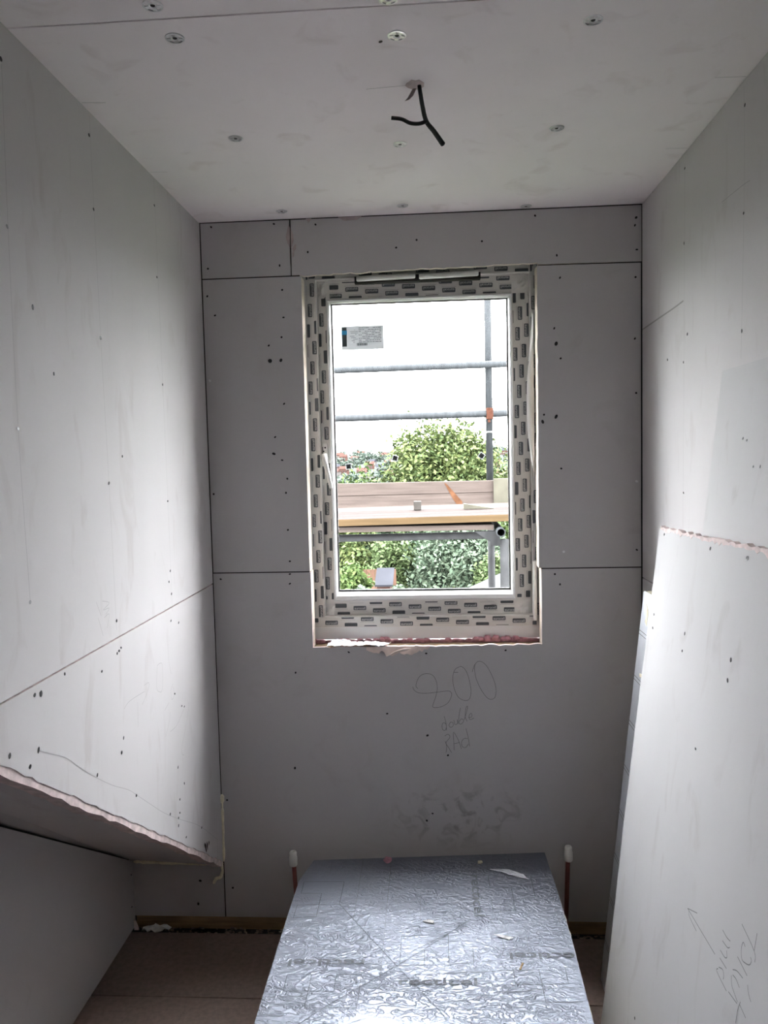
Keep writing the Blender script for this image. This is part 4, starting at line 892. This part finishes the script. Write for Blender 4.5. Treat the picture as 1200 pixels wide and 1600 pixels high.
mb.tube([(.459, 5.83, 1.862), (.50, 5.82, 1.872)], .003, 6)
shift(mb, sc).build('wire_tie', 'white_plastic', sc)
# deck boards
dz = lambda x: 1.338+.0125*x
PL = ['front scaffold deck board with the fresh orange sawn edge', 'second scaffold deck board behind the fresh-edged one', 'middle scaffold deck board outside the window',
      'fourth scaffold deck board, next to the rearmost', 'rearmost scaffold deck board along the toe board']
for k in range(5):
    y0_ = 4.475+k*.234; mb = MB()
    v = [(x, y, dz(x)+q) for x in (-2.4, 1.5) for y in (y0_, y0_+.228) for q in (-.041, 0)]
    mb.add(v, [(0, 1, 3, 2), (4, 6, 7, 5), (0, 4, 5, 1), (2, 3, 7, 6), (0, 2, 6, 4), (1, 5, 7, 3)], [1, 1, 1, 0, 0, 0])
    ob = mb.build('scaffold_board', ['plank_new' if k < 3 else 'plank', 'plank_edge' if k == 0 else 'plank']); c = Vector((-.45, y0_+.11, 1.33))
    ob.data.transform(Matrix.Translation(-c)); ob.location = c; bevel(ob, .004, 2)
    tag(ob, PL[k], 'plank', 'scaffold deck boards')
def slab(name, label, cat, x0, x1, y0, y1, z0, z1, m):
    c = Vector(((x0+x1)/2, (y0+y1)/2, z0)); ob = MB().box(x0-c.x, x1-c.x, y0-c.y, y1-c.y, 0, z1-z0).build(name, m); ob.location = c
    bevel(ob, .004, 2); return tag(ob, label, cat)
slab('scaffold_board', 'brown weathered board lying under the front edge of the deck', 'plank', -.95, .352, 4.50, 4.72, 1.252, 1.284, 'plank')
tb = slab('toe_board', 'weathered toe board standing along the far side of the scaffold deck', 'plank', -2.4, .455, 5.69, 5.728, 1.325, 1.506, 'plank')
mb = MB()
for poly in ([(.14, .170), (.155, .165), (.27, .03), (.27, .0), (.235, .0), (.20, .055)], ): mb.prism([(a+.92, b) for a, b in poly], lambda u, v, w: (u-.0, -.0195-w, v), .0015)
mb.build('paint_mark', 'orange_paint', tb)
strokes([[(-1.3, .092), (-.2, .088), (.6, .090), (1.42, .096)]], lambda u, v, w: (u, -.0195-w, v), 'board_crack', 'bark', tb, .004)
ep = slab('end_plate', 'cream plate with rusty bolts at the right end of the toe board', 'plate', .445, .66, 5.655, 5.685, 1.325, 1.520, 'cream_plate')
for z in (.135, .042):
    MB().tube([(.032, -.014, z), (.032, -.030, z)], .013, 8).build('bolt', 'rust', ep)
slab('wood_block', 'small pale wood block on the scaffold deck', 'block', -.125, -.075, 5.06, 5.12, 1.340, 1.397, 'pale_wood')
mb = MB(); mb.prism([(0, 0), (.20, 0), (0, .035)], lambda u, v, w: (u, w, v), .05)
ob = mb.build('wood_wedge', 'cream_plate'); ob.location = (.20, 5.0, 1.3445); tag(ob, 'pale timber wedge on the scaffold deck, right of the block', 'wedge')

# ------------------------------------------------------------------ outside: garden, trees, hill and houses
def ground_z(x, y): return -4.6-.012*np.asarray(y)+0*np.asarray(x) if False else -4.6+0*np.asarray(x)-np.minimum(np.asarray(y), 300)*.035
gx = np.linspace(-260, 260, 25); gy = np.concatenate([np.linspace(4, 60, 15), np.linspace(75, 600, 30)])
GX, GY = np.meshgrid(gx, gy); GZ = ground_z(GX, GY); nxg = len(gx)
me = bpy.data.meshes.new('ground'); me.from_pydata(np.stack([GX, GY, GZ], -1).reshape(-1, 3).tolist(), [], [(j*nxg+i, j*nxg+i+1, (j+1)*nxg+i+1, (j+1)*nxg+i) for j in range(len(gy)-1) for i in range(nxg-1)])
me.materials.append(MT['grass']); link('ground', me, kind='structure')
hx_ = np.linspace(-420, 420, 60); hy_ = np.linspace(480, 1060, 24); HXg, HYg = np.meshgrid(hx_, hy_)
def hill_z(x, y):
    t = np.clip((y-480)/470, 0, 1)
    return -15.6+(21.5+4.0*np.sin(x*.014+1.2)+2.0*np.sin(x*.045))*(t*t*(3-2*t))
HZg = hill_z(HXg, HYg); n = len(hx_)
me = bpy.data.meshes.new('hill'); me.from_pydata(np.stack([HXg, HYg, HZg], -1).reshape(-1, 3).tolist(), [], [(j*n+i, j*n+i+1, (j+1)*n+i+1, (j+1)*n+i) for j in range(len(hy_)-1) for i in range(n-1)])
me.materials.append(MT['hill']); link('hill', me, kind='structure')

def leaf_mesh(name, n, rad, size, clumps, seed, m, shell=.55, jitter=.16):
    """n four-cornered leaves in clumps through an ellipsoid"""
    r = np.random.default_rng(seed); rad = np.array(rad)
    c = r.normal(size=(clumps, 3)); c /= np.linalg.norm(c, axis=1)[:, None]
    c *= (shell+(1-shell)*r.random((clumps, 1)))**.6
    k = r.integers(0, clumps, n); p = (c[k]+r.normal(size=(n, 3))*jitter)*rad
    nn = r.normal(size=(n, 3)); nn[:, 2] = np.abs(nn[:, 2])+.35; nn /= np.linalg.norm(nn, axis=1)[:, None]
    t = np.cross(nn, r.normal(size=(n, 3))); t /= np.linalg.norm(t, axis=1)[:, None]; b = np.cross(nn, t)
    s = size*r.uniform(.6, 1.3, (n, 1))
    V = np.stack([p-t*s, p+b*s*.55+nn*s*.12, p+t*s, p-b*s*.55+nn*s*.12], 1).reshape(-1, 3)
    me = bpy.data.meshes.new(name); me.vertices.add(4*n); me.vertices.foreach_set('co', V.ravel())
    me.loops.add(4*n); me.loops.foreach_set('vertex_index', np.arange(4*n)); me.polygons.add(n)
    me.polygons.foreach_set('loop_start', np.arange(n)*4); me.polygons.foreach_set('loop_total', np.full(n, 4))
    me.materials.append(MT[m]); me.update(); me.validate(); return me
def tree(name, label, cat, x, y, zc, rad, n, size, clumps, m, seed, group=None, shell=.55, jitter=.16):
    zg = float(ground_z(x, y)); t = thing(name, label, cat, (x, y, zg), group)
    o = link('foliage', leaf_mesh('foliage', n, rad, size, clumps, seed, m, shell, jitter), t, 'stuff'); o.location = (0, 0, zc-zg)
    h = zc-zg; r = random.Random(seed); w_ = min(.16, .05*rad[0]+.03)
    MB().tube([(0, 0, 0), (.03, 0, h*.5), (0, .02, h)], [w_, w_*.8, w_*.5], 8).build('trunk', 'bark', t, smooth=True)
    for k in range(5):
        a = k*1.26+r.random(); z = h*r.uniform(.72, .98)
        MB().tube([(0, 0, z), (rad[0]*.35*math.cos(a), rad[1]*.35*math.sin(a), z+rad[2]*.25), (rad[0]*.7*math.cos(a), rad[1]*.7*math.sin(a), z+rad[2]*.55)], [w_*.4, w_*.28, w_*.1], 6).build('branch', 'bark', t, smooth=True)
    return t
tree('broadleaf_tree', 'tall rounded lime-green tree crown rising above the scaffold toe board', 'tree', .18, 17, .50, (1.33, 1.35, 1.92), 64000, .055, 210, 'leaf_lime', 1, shell=.35, jitter=.115)
tree('broadleaf_tree', 'lower green tree crown left of the tall rounded tree', 'tree', -1.5, 17.5, -.2, (.72, .8, 1.40), 14000, .055, 70, 'leaf_green', 2, shell=.4)
tree('broadleaf_tree', 'green tree crown at the right behind the scaffold standard', 'tree', 1.95, 19, -.1, (.62, .8, 1.6), 9000, .06, 50, 'leaf_lime', 3, shell=.4)
tree('bush', 'grey-green dense bush in the middle below the scaffold deck', 'bush', .38, 13, -.60, (.85, .8, 1.25), 24000, .042, 120, 'leaf_grey', 4, shell=.4)
tree('bush', 'dark green bush left of the middle below the deck', 'bush', -.75, 15, -.35, (.9, .8, 1.1), 15000, .05, 80, 'leaf_dark', 5, shell=.4)
tree('bush', 'yellow-green bush behind the fence below the scaffold deck', 'bush', -.70, 13.4, -.12, (.36, .35, .50), 7000, .042, 40, 'leaf_yellow', 6, shell=.4)
tree('bush', 'bright green bush at the far left below the deck', 'bush', -1.45, 14, .05, (.42, .45, .6), 7000, .045, 46, 'leaf_lime', 7, shell=.4)
tree('bush', 'mid-green rounded bush at lower left in front of the fence', 'bush', -1.06, 9.6, -.02, (.24, .26, .40), 6500, .034, 46, 'leaf_green', 8, shell=.4)
tree('bush', 'small yellowish shrub beside the scaffold posts at lower right', 'bush', .93, 12, -.25, (.26, .26, .42), 4500, .036, 30, 'leaf_yellow', 9, shell=.4)
tree('bush', 'green bush behind the two scaffold posts', 'bush', 1.45, 13.5, -.2, (.62, .6, 1.2), 12000, .045, 70, 'leaf_green', 10, shell=.4)
tree('bush', 'pale feathery shrub at the bottom left of the pane', 'bush', -.78, 8.0, .24, (.12, .12, .12), 1600, .024, 22, 'leaf_grey', 11, shell=.4)
tree('bush', 'pale shrub in front of the grey shed roof', 'bush', -.46, 9.2, -.06, (.14, .14, .20), 1800, .026, 22, 'leaf_grey', 12, shell=.4)
# fence and shed
fx0, fx1, fy = -1.14, -.60, 12.2; fz = float(ground_z(0, fy))
ft = thing('garden_fence', 'reddish garden fence panel among the bushes', 'fence', (-.87, fy, fz))
for k in range(8):
    x = fx0+k*.068; shift(MB().box(x, x+.063, fy, fy+.02, fz, -.06), ft).build('fence_board', 'fence', ft)
shift(MB().box(fx0, fx1, fy+.02, fy+.06, -.35, -.28), ft).build('rail', 'fence', ft)
sd = thing('garden_shed', 'small shed with grey sloping roof in front of the fence', 'shed', (-.68, 10.6, float(ground_z(0, 10.6))))
zs_ = float(ground_z(0, 10.6))
shift(MB().box(-.78, -.60, 10.45, 10.85, zs_, -.03), sd).build('shed_wall', 'brick', sd)
MB().prism([(10.38, -.04), (10.92, .12), (10.92, .145), (10.38, -.015)], lambda u, v, w: (-.81+w+.68, u-10.6, v-zs_), .25).build('shed_roof', 'roof_grey', sd)
# pale sheet roof at the bottom right
pr_ = thing('lean_to_roof', 'pale sloping sheet roof at the bottom right beyond the posts', 'roof', (.9, 7.4, -.55))
v = [(.05, 6.25, -.02), (1.7, 6.25, .60), (1.7, 7.0, 1.12), (.12, 7.0, .412)]
mb = MB(); mb.add([(a-.9, b-7.4, c+.55) for a, b, c in v]+[(a-.9, b-7.4, c+.53) for a, b, c in v], [(0, 1, 2, 3), (7, 6, 5, 4)]+[(i, (i+1) % 4, 4+(i+1) % 4, 4+i) for i in range(4)])
mb.build('roof_sheet', 'pale_roof', pr_)
MB().box(-.80, .75, -1.1, -.5, -4.2, .40).build('side_wall', 'render_wall', pr_)
# houses on the hillside
hg = 'houses on the distant hillside'
r = random.Random(17); HP = []; SPOTS = []
def hillside(n, gap, y0, y1, seed):
    """spots in the two stretches of hillside that show beside the tall tree"""
    r = random.Random(seed); o = []; tries = 0
    while len(o) < n and tries < 6000:
        tries += 1
        y = r.uniform(y0, y1); a = r.uniform(-.158, -.035) if r.random() < .66 else r.uniform(.055, .15)
        if all(math.dist((a*y, y), q) > gap for q in SPOTS): o.append((a*y, y)); SPOTS.append((a*y, y))
    return o
HP = hillside(40, 21.0, 530, 900, 17)
for k, (x, y) in enumerate(HP):
    z = float(hill_z(np.array(x), np.array(y))); wd, dp, h = r.uniform(6, 10), r.uniform(6, 8), r.uniform(4.0, 5.4)
    wm = r.choice(['brick', 'render_wall', 'render_wall']); rm = r.choice(['roof_red', 'roof_grey', 'roof_red'])
    t = thing('house', ('red-brick' if wm == 'brick' else 'pale rendered')+' house with '+('red' if rm == 'roof_red' else 'grey')+' roof on the far hillside, '+('left' if x < 0 else 'right')+' of the tall tree', 'house', (x, y, z-.3), hg); t.rotation_euler.z = r.uniform(-.35, .35)
    MB().box(-wd/2, wd/2, -dp/2, dp/2, -2, h).build('wall', wm, t)
    MB().prism([(-dp/2-.3, h), (dp/2+.3, h), (0, h+2.4)], lambda u, v, w: (-wd/2-.3+w, u, v), wd+.6).build('roof', rm, t)
    mb = MB()
    for q in range(int(wd//2.2)):
        for zz in (.6, 2.4): mb.box(-wd/2+.6+q*2.1, -wd/2+1.8+q*2.1, -dp/2-.04, -dp/2, zz, zz+1.1)
    mb.build('windows', 'window_dark', t, kind='stuff')
tm = leaf_mesh('crown', 420, (3.6, 3.6, 3.4), .62, 26, 40, 'leaf_far', .4)
r = random.Random(23)
for x, y in hillside(84, 17.0, 500, 985, 23):
    z = float(hill_z(np.array(x), np.array(y))); s = r.uniform(1.2, 1.9)
    t = thing('distant_tree', 'rounded tree among the houses on the far hillside, '+('left' if x < 0 else 'right')+' of the tall tree', 'tree', (x, y, z), 'trees on the distant hillside')
    o = link('crown', tm, t); o.location = (0, 0, 3.0*s); o.scale = (s, s, s); o.rotation_euler.z = r.uniform(0, 6)
    MB().tube([(0, 0, -1), (0, 0, 3*s)], .3, 6).build('trunk', 'bark', t)
